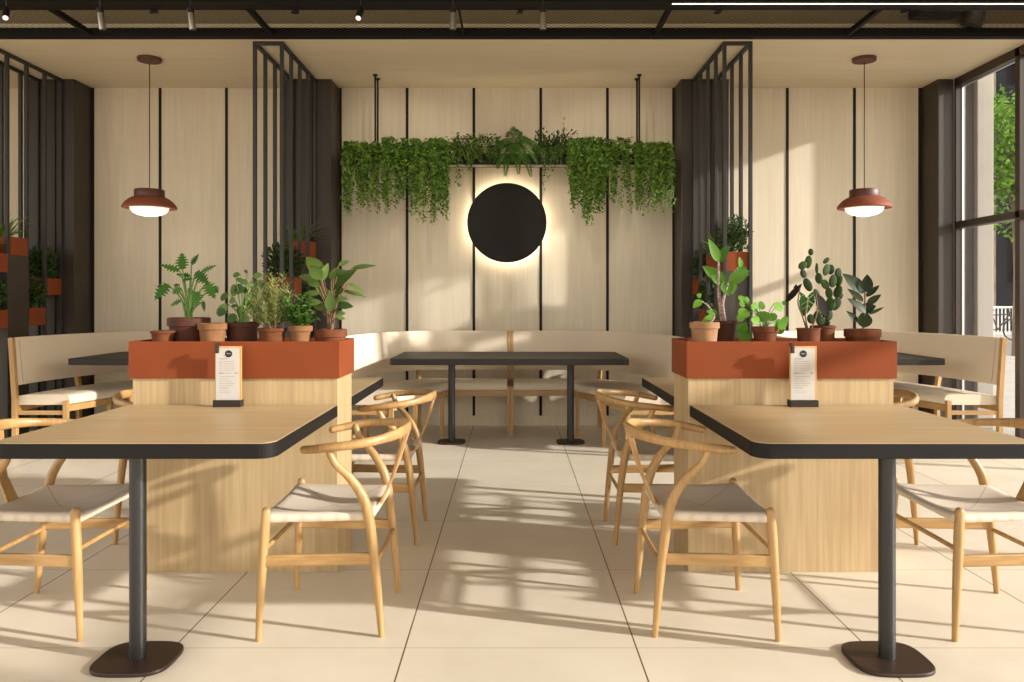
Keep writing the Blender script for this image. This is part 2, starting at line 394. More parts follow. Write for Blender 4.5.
# mesh ceiling panels above the front room
def mesh_panel(x0, x1, y0, y1, z, px=.05, py=.028, w=.005):
    mb = MB(); nx = int((x1 - x0) / px); ny = int((y1 - y0) / py)
    for j in range(ny + 1):
        y = y0 + j * py; pts = []
        for i in range(2 * nx + 1):
            pts.append((x0 + i * px / 2, y + (py / 2 if (i + j) % 2 else -py / 2) * .8))
        vs = []; fs = []
        for a, b in pts: vs += [(a, b - w / 2, z), (a, b + w / 2, z + .004)]
        for i in range(len(pts) - 1): fs.append((2 * i, 2 * i + 2, 2 * i + 3, 2 * i + 1))
        mb.add(vs, fs)
    return mb
xs = (-6.1, -3.25, -1.85, -.37, 1.13, 2.62, WX)
for i in range(6):
    p = thing('ceiling_mesh_panel', ['leftmost black mesh ceiling panel over the room front', 'black mesh ceiling panel above the left spotlights pair', 'black mesh ceiling panel just left of the middle',
              'black mesh ceiling panel right of the middle thin bar', 'black mesh ceiling panel under the start of the light line', 'black mesh ceiling panel nearest the window with ducts behind'][i], 'ceiling panel', (xs[i], 5.6, 3.25), group='mesh ceiling panels', world=True)
    mesh_panel(xs[i] + .012, xs[i + 1] - .012, 5.62, 6.15, 3.262).build('mesh', M['mesh'], p)
    bm = MB(); w = .012 if i == 2 else .03
    bm.box(xs[i + 1] - w, xs[i + 1], 5.6, 6.16, 3.25, 3.29); bm.box(xs[i], xs[i + 1], 5.6, 5.62, 3.25, 3.28)
    bm.build('panel_frame', M['mesh'], p)
    cb = MB(); q = (-2.53, None, -1.53, .06, 1.46, 2.78)[i]
    if q is not None: cb.box(q - .018, q + .018, 5.61, 5.66, 3.235, 3.262).box(q - .03, q + .006, 5.62, 5.64, 3.228, 3.24); cb.build('panel_clip', M['steel'], p)
struct(MB().box(-6.2, WX, 6.165, 6.235, ZC - .004, ZC + .066).build('beam_rear', M['mesh'], bevel=.004))
struct(MB().box(-6.2, WX, 5.30, 5.60, 3.25, 3.34).box(-6.2, WX, 5.42, 5.44, 3.235, 3.25).build('beam_front', M['mesh'], bevel=.004))
struct(MB().box(-6.2, WX, 5.185, 5.215, 3.20, 3.23).build('trim_light_track', M['mesh']))
t = thing('led_line_light', 'long thin glowing light line along the black front beam', 'light', (2.6, 5.49, 3.25), world=True)
MB().box(1.10, WX - .02, 5.475, 5.505, 3.247, 3.25).build('housing', M['mesh'], t)
MB().box(1.105, WX - .025, 5.486, 5.494, 3.243, 3.248).build('light_strip', M['ledline'], t)

# spotlights
def spot(x, tilt, yaw, label, lit):
    t = thing('spotlight', label, 'spotlight', (x, 5.2, 3.2), group='cylinder spotlights on the ceiling track')
    a = MB(); a.tube([(0, 0, 0), (0, 0, -.10)], .005, 8); a.box(-.02, .02, -.012, .012, -.012, .0); a.build('stem', M['steel'], t)
    mt = Matrix.Rotation(yaw, 4, 'Z') @ Matrix.Rotation(tilt, 4, 'X')
    def tr(mb):
        mb.v = [tuple((mt @ Vector(v)) + Vector((0, 0, -.10))) for v in mb.v]; return mb
    tr(MB().lathe([(.0, .012), (.018, .012), (.021, .006), (.021, -.022)], n=16)).build('collar', M['steel'], t, smooth=40)
    tr(MB().lathe([(.020, -.022), (.021, -.026), (.021, -.128), (.018, -.130), (.018, -.12), (0, -.12)], n=16)).build('barrel', M['steel'] if lit else M['chrome'], t, smooth=40)
    tr(MB().lathe([(0, -.122), (.0175, -.122), (.0175, -.126), (.012, -.131), (0, -.133)], n=16)).build('lens', M['lens'] if lit else M['steel'], t, smooth=60)
spot(-3.30, -.85, .5, 'leftmost track spotlight turned to show its bright lens', True)
spot(-2.69, .12, -.9, 'tilted silver track spotlight left of the left lamp', False)
spot(-2.10, .12, -.9, 'tilted silver track spotlight right of the left lamp', False)
spot(-.986, -.8, 0, 'dark track spotlight facing forward with bright round lens', True)
spot(-.385, 0, 0, 'upright silver spotlight over left part of hanging greenery', False)
spot(.2024, 0, 0, 'upright silver spotlight over right part of hanging greenery', False)
# ducts seen through the mesh on the right
t = thing('ceiling_duct', 'curved metal air duct seen through the mesh ceiling', 'duct', (3.62, 6.1, 3.3), world=True)
MB().tube([(3.66, 5.60, 3.72), (3.64, 5.9, 3.66), (3.58, 6.1, 3.48), (3.54, 6.14, 3.32)], .075, 16, 6).build('duct_pipe', M['duct'], t, smooth=60)
MB().tube([(3.585, 6.1, 3.5), (3.57, 6.115, 3.45)], .085, 16).build('duct_collar', M['mesh'], t, smooth=60)
t = thing('air_unit', 'dark air conditioning unit hanging behind the mesh ceiling', 'air conditioner', (3.2, 6.1, 3.36), world=True)
MB().box(3.08, 3.42, 5.98, 6.2, 3.38, 3.46).build('unit_body', M['steel'], t, bevel=.01)
a = MB()
for i in range(8): a.box(3.10 + i * .04, 3.115 + i * .04, 5.97, 5.985, 3.39, 3.45)
a.build('vent_grille', M['mesh'], t)
a = MB(); a.tube([(3.12, 6.1, 3.46), (3.12, 6.1, 4.0)], .006, 6); a.tube([(3.38, 6.1, 3.46), (3.38, 6.1, 4.0)], .006, 6); a.build('hanger_rod', M['mesh'], t)

# ------------------------------------------------------------------ window wall
def bay(i, y0, y1):
    a = MB(); x0, x1 = WX, WX + .09
    a.box(x0, x1, y0, y0 + .03, 0, ZC); a.box(x0, x1, y1 - .03, y1, 0, ZC)
    a.box(x0, x1, y0, y1, ZC - .075, ZC + .1); a.box(x0, x1, y0, y1, 1.868, 1.928); a.box(x0, x1, y0, y1, 0, .05)
    w = struct(a.build('window_%d' % i, M['winframe'], bevel=.003))
    b = MB()
    for z0, z1 in ((.05, 1.868), (1.928, ZC - .075)):
        b.box(x0 + .055, x0 + .075, y0 + .03, y0 + .036, z0, z1); b.box(x0 + .055, x0 + .075, y1 - .036, y1 - .03, z0, z1)
        b.box(x0 + .055, x0 + .075, y0 + .03, y1 - .03, z1 - .006, z1)
    b.build('window_gasket', M['silver'], w)
    g = MB()
    for z0, z1 in ((.05, 1.868), (1.928, ZC - .075)):
        g.add([(x0 + .065, y0 + .03, z0), (x0 + .065, y1 - .03, z0), (x0 + .065, y1 - .03, z1), (x0 + .065, y0 + .03, z1)], [(0, 1, 2, 3)])
    g.build('window_pane', M['glass'], w)
y = 7.36
for i, wd in enumerate((.92, .92, 2.3, 2.4, 2.4, 2.4)):
    bay(i + 1, y - wd, y); y -= wd
struct(MB().box(WX, WX + .3, -4, YB + .2, ZC + .1, 4.1).build('wall_right', M['panel']))

# ------------------------------------------------------------------ outside
struct(MB().box(-30, 60, -40, 70, -.25, -.13).build('ground', M['road']))
struct(MB().box(-16, WX + .09, -20, -4, -.13, -.01).box(-16, -6.2, -4, 12, -.13, -.01).build('bounce_ground', M['bounce_ground']))  # unseen ground added to throw sunlight up onto the ceiling
struct(MB().box(WX + .09, 11, -30, 26, -.13, -.02).build('pavement', M['pave']))
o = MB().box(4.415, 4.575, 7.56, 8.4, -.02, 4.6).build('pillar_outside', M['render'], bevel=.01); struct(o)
MB().box(4.408, 4.415, 7.62, 8.38, -.02, 4.6).build('pillar_shade_layer', M['pier_shade'], o)  # thin grey layer paints the shade on the pillar's left face

def tree(x, y, h, r, nl, label, trunk_r=.09, seed=1, size=.16, z0=None):
    rr = random.Random(seed); t = thing('street_tree', label, 'tree', (x, y, -.13), group='street trees outside the window', world=True)
    tk = MB(); z0 = z0 if z0 is not None else h * .42
    tk.tube([(x, y, -.13), (x + .03, y, h * .3), (x - .04, y + .03, h * .62), (x, y, h * .85)], [trunk_r, trunk_r * .8, trunk_r * .6, trunk_r * .25], 10, 4)
    lf = MB()
    cl = []
    for i in range(14):
        a = rr.uniform(0, 2 * PI); q = rr.uniform(.25, .8) * r; zz = rr.uniform(z0 + r * .2, h - r * .25)
        p = Vector((x + q * math.cos(a), y + q * math.sin(a), zz)); cl.append((p, rr.uniform(.3, .55) * r))
        tk.tube([(x, y, max(h * .35, zz - .5 * r)), ((x + p.x) / 2, (y + p.y) / 2, zz - .15 * r), p], [trunk_r * .35, trunk_r * .2, .008], 6, 3)
    for i in range(nl):
        c, q = rr.choice(cl); v = Vector((rr.gauss(0, 1), rr.gauss(0, 1), rr.gauss(0, 1))).normalized() * q * rr.uniform(.3, 1) ** .6
        lf.leaf(c + v, (rr.gauss(0, 1), rr.gauss(0, 1), rr.gauss(-.3, .6)), (rr.gauss(0, 1), rr.gauss(0, 1), rr.gauss(.5, 1)), size * rr.uniform(.7, 1.3), size * .6, 'ovate', .15, .1, 3)
    tk.build('trunk', M['bark'], t, smooth=60); lf.build('leaves', M['tree'], t)
tree(12.15, 19.2, 6.3, 1.7, 5200, 'young green street tree seen through the window', .10, 3, .13, 3.1)

t = thing('building', 'dark building with tall windows beyond the street', 'building', (22, 34, -.13), world=True)
MB().box(17.5, 34, 32, 44, -.13, 22).build('facade', M['facade'], t)
a = MB(); [a.box(17.5, 19.2, 31.6, 32.1, -.13, 22)]; a.build('pilaster', M['stone'], t)
for xx in (20.2, 22.0, 23.8):
    for zz in (2.0, 6.0, 10, 14):
        MB().box(xx, xx + 1.0, 31.9, 32.02, zz, zz + 2.6).build('window', M['steel'], t)
t = thing('railing', 'pale metal railing along the far side of the street', 'railing', (16, 26, -.02), world=True)
a = MB()
for i in range(40): a.box(14 + i * .12, 14.03 + i * .12, 25.5, 25.54, -.05, .95)
a.build('balusters', M['rail'], t)['kind'] = 'stuff'
MB().box(13.9, 19, 25.48, 25.56, .95, 1.02).box(13.9, 19, 25.49, 25.55, .12, .17).build('handrail', M['rail'], t)
struct(MB().box(12, 30, 25.2, 32, -.13, -.02).build('kerb_far', M['pave']))
def bike(x, y, lab, frame):
    t = thing('bicycle', lab, 'bicycle', (x, y, -.02), world=True)
    for dx in (-.5, .5):
        w = MB(); w.tube([(x + dx + .33 * math.cos(a), y, .31 + .33 * math.sin(a)) for a in [i * PI / 10 for i in range(21)]], .025, 6)
        for i in range(6): w.tube([(x + dx, y, .31), (x + dx + .33 * math.cos(i * PI / 3), y, .31 + .33 * math.sin(i * PI / 3))], .006, 4)
        w.build('wheel', M['bike'], t, smooth=60)
    f = MB()
    for p, q in (((-.5, .31), (-.2, .8)), ((-.5, .31), (0, .3)), ((0, .3), (-.2, .85)), ((0, .3), (.35, .75)), ((-.18, .75), (.35, .78)), ((.5, .31), (.33, .95))):
        f.tube([(x + p[0], y, p[1]), (x + q[0], y, q[1])], .022, 6)
    f.build('frame', frame, t, smooth=60)
    MB().ball((x - .22, y, .9), (.14, .06, .035)).build('saddle', M['bike'], t, smooth=180)
    MB().tube([(x + .33, y - .28, 1.0), (x + .33, y, .97), (x + .33, y + .28, 1.0)], .018, 6, 3).build('handlebar', M['rail'], t, smooth=60)
bike(15.0, 24.6, 'parked bicycle by the pale railing outside', M['bikered'])

# ------------------------------------------------------------------ screens and their box planters
def screen(x0, x1, label, blk):
    t = thing('slatted_screen', label, 'room divider', ((x0 + x1) / 2, 6.8, 0), group='black metal slat screens', world=True)
    b = .028; ys = [6.285, 6.55, 6.815, 7.08, 7.332]
    MB().box(x0, x1, ys[0], ys[0] + b, ZC - b, ZC).box(x0, x0 + b, ys[0] + b, 7.36, ZC - b, ZC).box(x1 - b, x1, ys[0] + b, 7.36, ZC - b, ZC).build('top_frame', M['frame'], t, bevel=.002)
    for x in (x0, x1 - b):
        for yy in ys:
            MB().box(x, x + b, yy, yy + b, 0, ZC - b).build('slat', M['frame'], t, bevel=.002)
    MB().box(x0 + .002, x1 - .002, blk[0] + .002, blk[1] - .002, 0, blk[2]).build('solid_panel', M['column'], t)
    return ys
S = {'a': (-4.392, -4.149), 'b': (-2.047, -1.806), 'c': (1.666, 1.900)}
screen(*S['a'], 'tall black slatted screen at the left edge of the room', (6.578, 6.815, 1.577))
screen(*S['b'], 'tall black slatted screen left of the round black disc', (6.578, 6.815, 1.243))
screen(*S['c'], 'tall black slatted screen right of the round black disc', (6.313, 6.55, 1.436))
def cloud(mb, cx, cy, cz, rx, ry, rz, n, L, W, shape, rr, up=.5, bend=.2):
    for i in range(n):
        v = Vector((rr.gauss(0, .45), rr.gauss(0, .45), rr.gauss(0, .45)))
        if v.length > 1: v.normalize()
        p = Vector((cx + v.x * rx, cy + v.y * ry, cz + v.z * rz))
        d = Vector((v.x, v.y, v.z * .6 + up)) + Vector((rr.gauss(0, .4), rr.gauss(0, .4), rr.gauss(0, .4)))
        mb.leaf(p, d, (rr.gauss(0, .6), rr.gauss(-.6, .6), rr.gauss(.8, .5)), L * rr.uniform(.7, 1.3), W * rr.uniform(.7, 1.2), shape, bend, .2, 4)
def tuft(mb, cx, cy, cz, n, L, W, rr, spread=1.0):                  # arching grass-like leaves
    for i in range(n):
        a = rr.uniform(0, 2 * PI); q = rr.uniform(.25, 1) * spread
        mb.leaf((cx + rr.uniform(-.03, .03), cy + rr.uniform(-.03, .03), cz), (q * math.cos(a), q * math.sin(a), 1.0), (-math.cos(a), -math.sin(a), .6), L * rr.uniform(.6, 1.2), W, 'lance', rr.uniform(.3, .9), .25, 6)
def boxplant(s, y0, y1, ztop, label, kind, seed):
    rr = random.Random(seed); x0, x1 = S[s]; x0 += .012 - .002; x1 -= .01
    x0 += .02; x1 -= .02                                             # hangs between the two rows of slats
    t = thing('box_planter', label, 'planter', ((x0 + x1) / 2, (y0 + y1) / 2, ztop - .152), group='orange box planters on the screens', world=True)
    e = .008
    a = MB(); b0 = y0 + .03; b1 = y1 - .003
    xo0, xo1 = S[s][0] - .004, S[s][1] + .004
    a.box(xo0, xo1, b0, b0 + e, ztop - .152, ztop).box(xo0, xo1, b1 - e, b1, ztop - .152, ztop).box(xo0, xo0 + e, b0 + e, b1 - e, ztop - .152, ztop).box(xo1 - e, xo1, b0 + e, b1 - e, ztop - .152, ztop).box(xo0 + e, xo1 - e, b0 + e, b1 - e, ztop - .152, ztop - .14)
    a.build('box', M['rust'], t)
    MB().box(xo0 + e, xo1 - e, b0 + e, b1 - e, ztop - .14, ztop - .02).build('soil', M['soil'], t)
    l = MB(); cx, cy = (x0 + x1) / 2, (b0 + b1) / 2
    if kind == 'spider': tuft(l, cx, cy, ztop - .02, 75, .22, .014, rr, .9)
    elif kind == 'bush':
        cloud(l, cx, cy - (.035 if y1 > 7.3 else 0), ztop + .11, .15, .09 if y1 > 7.3 else .15, .17, 1500, .034, .017, 'ovate', rr)
    elif kind == 'both':
        tuft(l, cx - .03, cy + .10, ztop - .02, 60, .22, .014, rr, .9)
        l2 = MB(); cloud(l2, cx + .02, cy - .10, ztop + .12, .12, .16, .17, 1500, .032, .013, 'lance', rr)
        l2.build('shrub_leaves', M['bush'], t)
    l.build('leaves', M['spider'] if kind in ('spider', 'both') else M['bush'], t)
boxplant('a', 6.55, 6.815, 1.73, 'highest orange box planter on the left edge screen, spiky green leaves', 'spider', 1)
boxplant('a', 6.285, 6.55, 1.585, 'orange box planter cut by the left photo edge, spiky leaves', 'spider', 2)
boxplant('a', 6.285, 6.55, 1.125, 'lowest orange box planter cut by the left photo edge', 'bush', 3)
boxplant('a', 6.815, 7.08, 1.137, 'low orange box planter on left screen with small dark shrub', 'bush', 4)
boxplant('a', 7.08, 7.332, 1.404, 'orange box planter on left screen nearest the dark column', 'bush', 5)
boxplant('b', 7.08, 7.332, 1.734, 'upper orange box planter with spiky leaves behind left potted plants', 'spider', 6)
boxplant('b', 6.55, 6.815, 1.396, 'orange box planter with dense dark shrub behind left potted plants', 'bush', 7)
boxplant('b', 6.815, 7.08, 1.10, 'lowest orange box planter half hidden behind left potted herbs', 'bush', 8)
boxplant('c', 6.285, 6.815, 1.589, 'long orange box planter with spiky leaves and shrub, right screen', 'both', 9)
boxplant('c', 7.08, 7.332, 1.404, 'orange box planter with dark shrub on right screen by column', 'bush', 10)
boxplant('c', 6.815, 7.08, 1.13, 'lowest orange box planter on right screen behind striped stalk plant', 'bush', 11)

# ------------------------------------------------------------------ tables
def rrect(x0, x1, y0, y1, r0, r1=None, n=8):                         # r0 front corners, r1 rear corners
    r1 = r0 if r1 is None else r1; out = []
    for cx, cy, a0, r in ((x0 + r0, y0 + r0, PI, r0), (x1 - r0, y0 + r0, 1.5 * PI, r0), (x1 - r1, y1 - r1, 0, r1), (x0 + r1, y1 - r1, .5 * PI, r1)):
        if r < 1e-5: out.append((cx, cy)); continue
        for k in range(n + 1): out.append((cx + r * math.cos(a0 + k / n * PI / 2), cy + r * math.sin(a0 + k / n * PI / 2)))
    return out
def superell(cx, cy, a, b, p=3.2, n=48):
    out = []
    for k in range(n):
        t = 2 * PI * k / n; c, s = math.cos(t), math.sin(t)
        out.append((cx + a * math.copysign(abs(c) ** (2 / p), c), cy + b * math.copysign(abs(s) ** (2 / p), s)))
    return out
def pole(t, x, y, zt, pr, a, b, p):
    base = MB().prism(superell(x, y, a, b, p), 0, .014).build('base_plate', M['plate'], t, bevel=.004)
    MB().tube([(x, y, .014), (x, y, zt)], pr, 24).build('pole', M['steel'], t, smooth=40)
    MB().prism(superell(x, y, .05, .05, 4), zt - .006, zt).build('mounting_plate', M['steel'], t)
def oak_table(x0, x1, y0, y1, px, py, front, label):
    t = thing('dining_table', label, 'table', ((x0 + x1) / 2, (y0 + y1) / 2, 0), group='oak topped tables beside the planters', world=True)
    r0, r1 = (.06, 0) if front else (0, .015)
    MB().prism(rrect(x0, x1, y0, y1, r0, r1), .69, .7385).build('table_edge', M['black'], t, bevel=.003)
    e = .004
    MB().prism(rrect(x0 + e, x1 - e, y0 + (e if front else 0), y1 - (0 if front else e), max(r0 - e, 0), max(r1 - e, 0)), .7385, .7405).build('tabletop', M['oak_top'], t)
    pole(t, px, py, .69, .027, .129, .125, 3.4)
oak_table(-1.692, -.767, 2.562, 3.505, -1.247, 2.655, True, 'oak table with thick black edge at front left, menu on it')
oak_table(.782, 1.706, 2.562, 3.505, 1.250, 2.655, True, 'oak table with thick black edge at front right, window side')
oak_table(-1.692, -.768, 3.84, 4.765, -1.247, 4.68, False, 'oak table with black edge behind the left planter cabinet')
oak_table(.775, 1.706, 3.84, 4.765, 1.250, 4.68, False, 'oak table with black edge behind the right planter cabinet')
def black_table(x0, x1, poles, label):
    t = thing('booth_table', label, 'table', ((x0 + x1) / 2, 6.72, 0), group='black topped booth tables', world=True)
    MB().prism(rrect(x0, x1, 6.28, 7.17, .05), .69, .7405).build('tabletop', M['black_top'], t, bevel=.004)
    for p in poles: pole(t, p, 6.735, .69, .029, .118, .12, 3.4)
black_table(-.972, .930, (-.51, .495), 'long black table on two poles under the round disc')
black_table(-3.52, -2.62, (-3.07,), 'black booth table below the left hanging lamp')
black_table(2.52, 3.435, (2.97,), 'black booth table below the right hanging lamp')

# ------------------------------------------------------------------ planter cabinets
def cabinet(x0, x1, bx0, bx1, label):
    t = thing('planter_cabinet', label, 'planter cabinet', ((x0 + x1) / 2, 3.67, 0), group='oak planter cabinets', world=True)
    MB().box(x0, x1, 3.52, 3.828, 0, .857).build('cabinet_body', M['oak'], t, bevel=.002)
    z0, z1, e, y0, y1 = .857, 1.02, .012, 3.508, 3.838
    a = MB(); a.box(bx0, bx1, y0, y0 + e, z0, z1).box(bx0, bx1, y1 - e, y1, z0, z1).box(bx0, bx0 + e, y0 + e, y1 - e, z0, z1).box(bx1 - e, bx1, y0 + e, y1 - e, z0, z1)
    a.build('planter_box', M['rust'], t, bevel=.0015)
    MB().box(bx0 + e, bx1 - e, y0 + e, y1 - e, z0, 1.0).build('planter_tray', M['rust'], t)
cabinet(-1.677, -.771, -1.690, -.760, 'oak cabinet with orange planter box on top, left side')
cabinet(.778, 1.686, .769, 1.697, 'oak cabinet with orange planter box on top, right side')

# ------------------------------------------------------------------ menu holders
def menu(px0, px1, clip_px, x_logo, label, rot):
    d = 3.46; x0, x1 = X(px0, d), X(px1, d); w = x1 - x0; cx = (x0 + x1) / 2; zt = .7405
    t = thing('menu_holder', label, 'menu', (cx, 3.455, zt), rot)
    MB().box(-w / 2 - .004, w / 2 + .002, -.022, .022, 0, .029).build('stand', M['holder'], t, bevel=.002)
    MB().box(-w / 2, w / 2, -.004, .004, .012, .262).build('board', M['board'], t, bevel=.001)
    pw = w / 2 - .006
    MB().box(-pw - .002, pw - .003, -.0052, -.004, .029, .254).build('paper', M['paper'], t)
    lx = -.001 + (x_logo if x_logo else 0)
    MB().prism([(lx + .0155 * math.cos(a), .229 + .0155 * math.sin(a)) for a in [i * PI / 14 for i in range(28)]], -.0062, -.0052, lambda a, b, c: (a, c, b)).build('logo', M['ink_dark'], t)
    s = MB(); rr = random.Random(5)
    s.tube([(lx - .008, -.0066, .228), (lx - .004, -.0066, .232), (lx - .001, -.0066, .227), (lx + .003, -.0066, .231), (lx + .008, -.0066, .228)], .0008, 5, 4)
    s.build('logo_script', M['paper'], t)
    s = MB()
    def line(x, z, l, h=.0016): s.box(x, x + l, -.0058, -.0052, z, z + h)
    z = .206
    line(-pw + .012, z, .035, .0026); z -= .011
    for i in range(5):
        line(-pw + .012, z, .014); line(-pw + .03, z, rr.uniform(.035, .055), .0012); z -= .0095
    z -= .004; line(-pw + .010, z, .022, .004); line(-pw + .034, z + .001, .03, .002); line(pw - .024, z, .014, .004); z -= .014
    for i in range(5):
        line(-pw + .012, z, rr.uniform(.04, .07), .0014); z -= .0095
    line(-pw + .012, z - .002, .04, .0024); z -= .014
    for i in range(2): line(-pw + .012, z, .05, .0012); z -= .0085
    s.build('menu_text', M['ink'], t)
    a = MB(); a.box(clip_px, clip_px + .018, -.011, .009, .232, .276).box(clip_px + .003, clip_px + .015, -.016, -.011, .24, .262); a.build('clip', M['clip'], t, bevel=.002)
menu(215.8, 242.2, -.0575, .003, 'paper menu clipped on small wooden board, left table', 0.0)
menu(789.2, 816.0, -.0575, .0, 'paper menu clipped on small wooden board, right table', 0.0)

# ------------------------------------------------------------------ wishbone chairs
def make_chair(label):
    t = thing('wishbone_chair', label, 'chair', group='oak wishbone chairs'); m, mx = M['chair'], M['chair_x']
    for s in (-1, 1):
        MB().tube([(.214, .249 * s, 0.002), (.206, .246 * s, .18), (.196, .241 * s, .36), (.190, .237 * s, .452)], [.0105, .0150, .0175, .0165], 14, 4, True, up=(1, 0, 0)).build('front_leg', m, t, smooth=60)
        MB().tube([(-.214, .212 * s, 0.002), (-.197, .214 * s, .2), (-.174, .217 * s, .40), (-.152, .222 * s, .495), (-.105, .233 * s, .572), (-.055, .245 * s, .625), (-.030, .250 * s, .680)],
                  [.0108, .0155, .0190, .0185, .0160, .0140, .0120], 14, 5, True, up=(1, 0, 0)).build('rear_leg', m, t, smooth=60)
        MB().bar((.203, .244 * s, .281), (-.190, .2155 * s, .281), .020, .042).build('side_stretcher', mx, t, bevel=.005)
    MB().tube([(.197, -.235, .318), (.197, .235, .318)], [.009, .0130, .009], 10).build('front_stretcher', mx, t, smooth=60)
    MB().tube([(-.193, -.205, .262), (-.193, .205, .262)], [.009, .0130, .009], 10).build('rear_stretcher', mx, t, smooth=60)
    half = [(.060, .222, .669), (.015, .247, .676), (-.04, .262, .685), (-.12, .255, .693), (-.195, .215, .701), (-.245, .150, .708), (-.272, .075, .712)]
    pts = half + [(-.282, 0, .713)] + [(a, -b, c) for a, b, c in half[::-1]]
    rh = [(.0145, .0145), (.0160, .0155), (.0158, .0155), (.0145, .0160), (.0125, .0165), (.0115, .0195), (.0105, .0215)]
    MB().tube(pts, rh + [(.0100, .0220)] + rh[::-1], 14, 6, True).build('top_rail', m, t, smooth=70)
    # Y-shaped back splat
    out = [(-.034, 0), (.034, 0), (.027, .10), (.045, .16), (.090, .285), (.066, .285), (.012, .145), (0, .128), (-.012, .145), (-.066, .285), (-.090, .285), (-.045, .16), (-.027, .10)]
    sp = MB(); sl = math.atan2(.098, .27)
    sp.prism([(a, b) for a, b in out], -.005, .005, lambda a, b, c: (-.178 - b * math.sin(sl) + c * math.cos(sl) - .008 * math.sin(b / .285 * PI), a, .425 + b * math.cos(sl) + c * math.sin(sl)))
    sp.build('back_splat', m, t, bevel=.002)
    # seat rails and woven seat
    for nm, a, b in (('seat_rail', (.193, -.23, .428), (.193, .23, .428)), ('seat_rail', (-.172, -.21, .428), (-.172, .21, .428)), ('seat_rail', (.193, -.222, .428), (-.172, -.198, .428)), ('seat_rail', (.193, .222, .428), (-.172, .198, .428))):
        MB().tube([a, b], .0085, 10).build(nm, mx, t, smooth=60)
    n = 20; vs = []; fs = []; mb = MB()
    def pt(u, v, top):                                               # u rear..front, v across
        x = -.182 + u * .392; hw = .211 + u * .036
        if u > .97 or u < .03: hw -= .014
        yv = (v * 2 - 1) * hw
        ed = min(u, 1 - u, v, 1 - v); r = min(1, ed / .05)
        z = .441 + .010 * math.sqrt(max(0, 1 - (1 - r) ** 2)) - .026 * math.sin(PI * u) * math.sin(PI * v) - .010 * math.sin(PI * v)
        if not top: z = .410 + .006 * (1 - r)
        return (x, yv, z)
    for top in (1, 0):
        for i in range(n + 1):
            for j in range(n + 1): vs.append(pt(i / n, j / n, top))
    K = (n + 1) ** 2; idx = lambda i, j: i * (n + 1) + j
    for i in range(n):
        for j in range(n):
            fs.append((idx(i, j), idx(i + 1, j), idx(i + 1, j + 1), idx(i, j + 1))); fs.append((K + idx(i, j + 1), K + idx(i + 1, j + 1), K + idx(i + 1, j), K + idx(i, j)))
    for i in range(n):
        for a, b in (((i, 0), (i + 1, 0)), ((i + 1, n), (i, n)), ((n, i), (n, i + 1)), ((0, i + 1), (0, i))):
            fs.append((idx(*b), idx(*a), K + idx(*a), K + idx(*b)))
    mb.add(vs, fs); mb.build('woven_seat', M['cord'], t, smooth=180)
    return t
ch = make_chair('oak wishbone chair at front left table, on the aisle side'); ch.location = (-.680, 3.056, 0); ch.rotation_euler = (0, 0, PI)
dup(ch, (-.683, 4.125, 0), PI, 'oak wishbone chair on the aisle behind the front left chair')
dup(ch, (.7245, 3.056, 0), 0, 'oak wishbone chair at front right table, on the aisle side')
dup(ch, (.722, 4.125, 0), 0, 'oak wishbone chair on the aisle behind the front right chair')
dup(ch, (-1.736, 3.056, 0), 0, 'oak wishbone chair cut by the left photo edge')
dup(ch, (-1.736, 4.125, 0), 0, 'oak wishbone chair far left, half hidden behind left planter cabinet')
dup(ch, (1.775, 3.056, 0), PI, 'oak wishbone chair cut by the right photo edge')
dup(ch, (1.775, 4.125, 0), PI, 'oak wishbone chair far right, half hidden behind right planter cabinet')

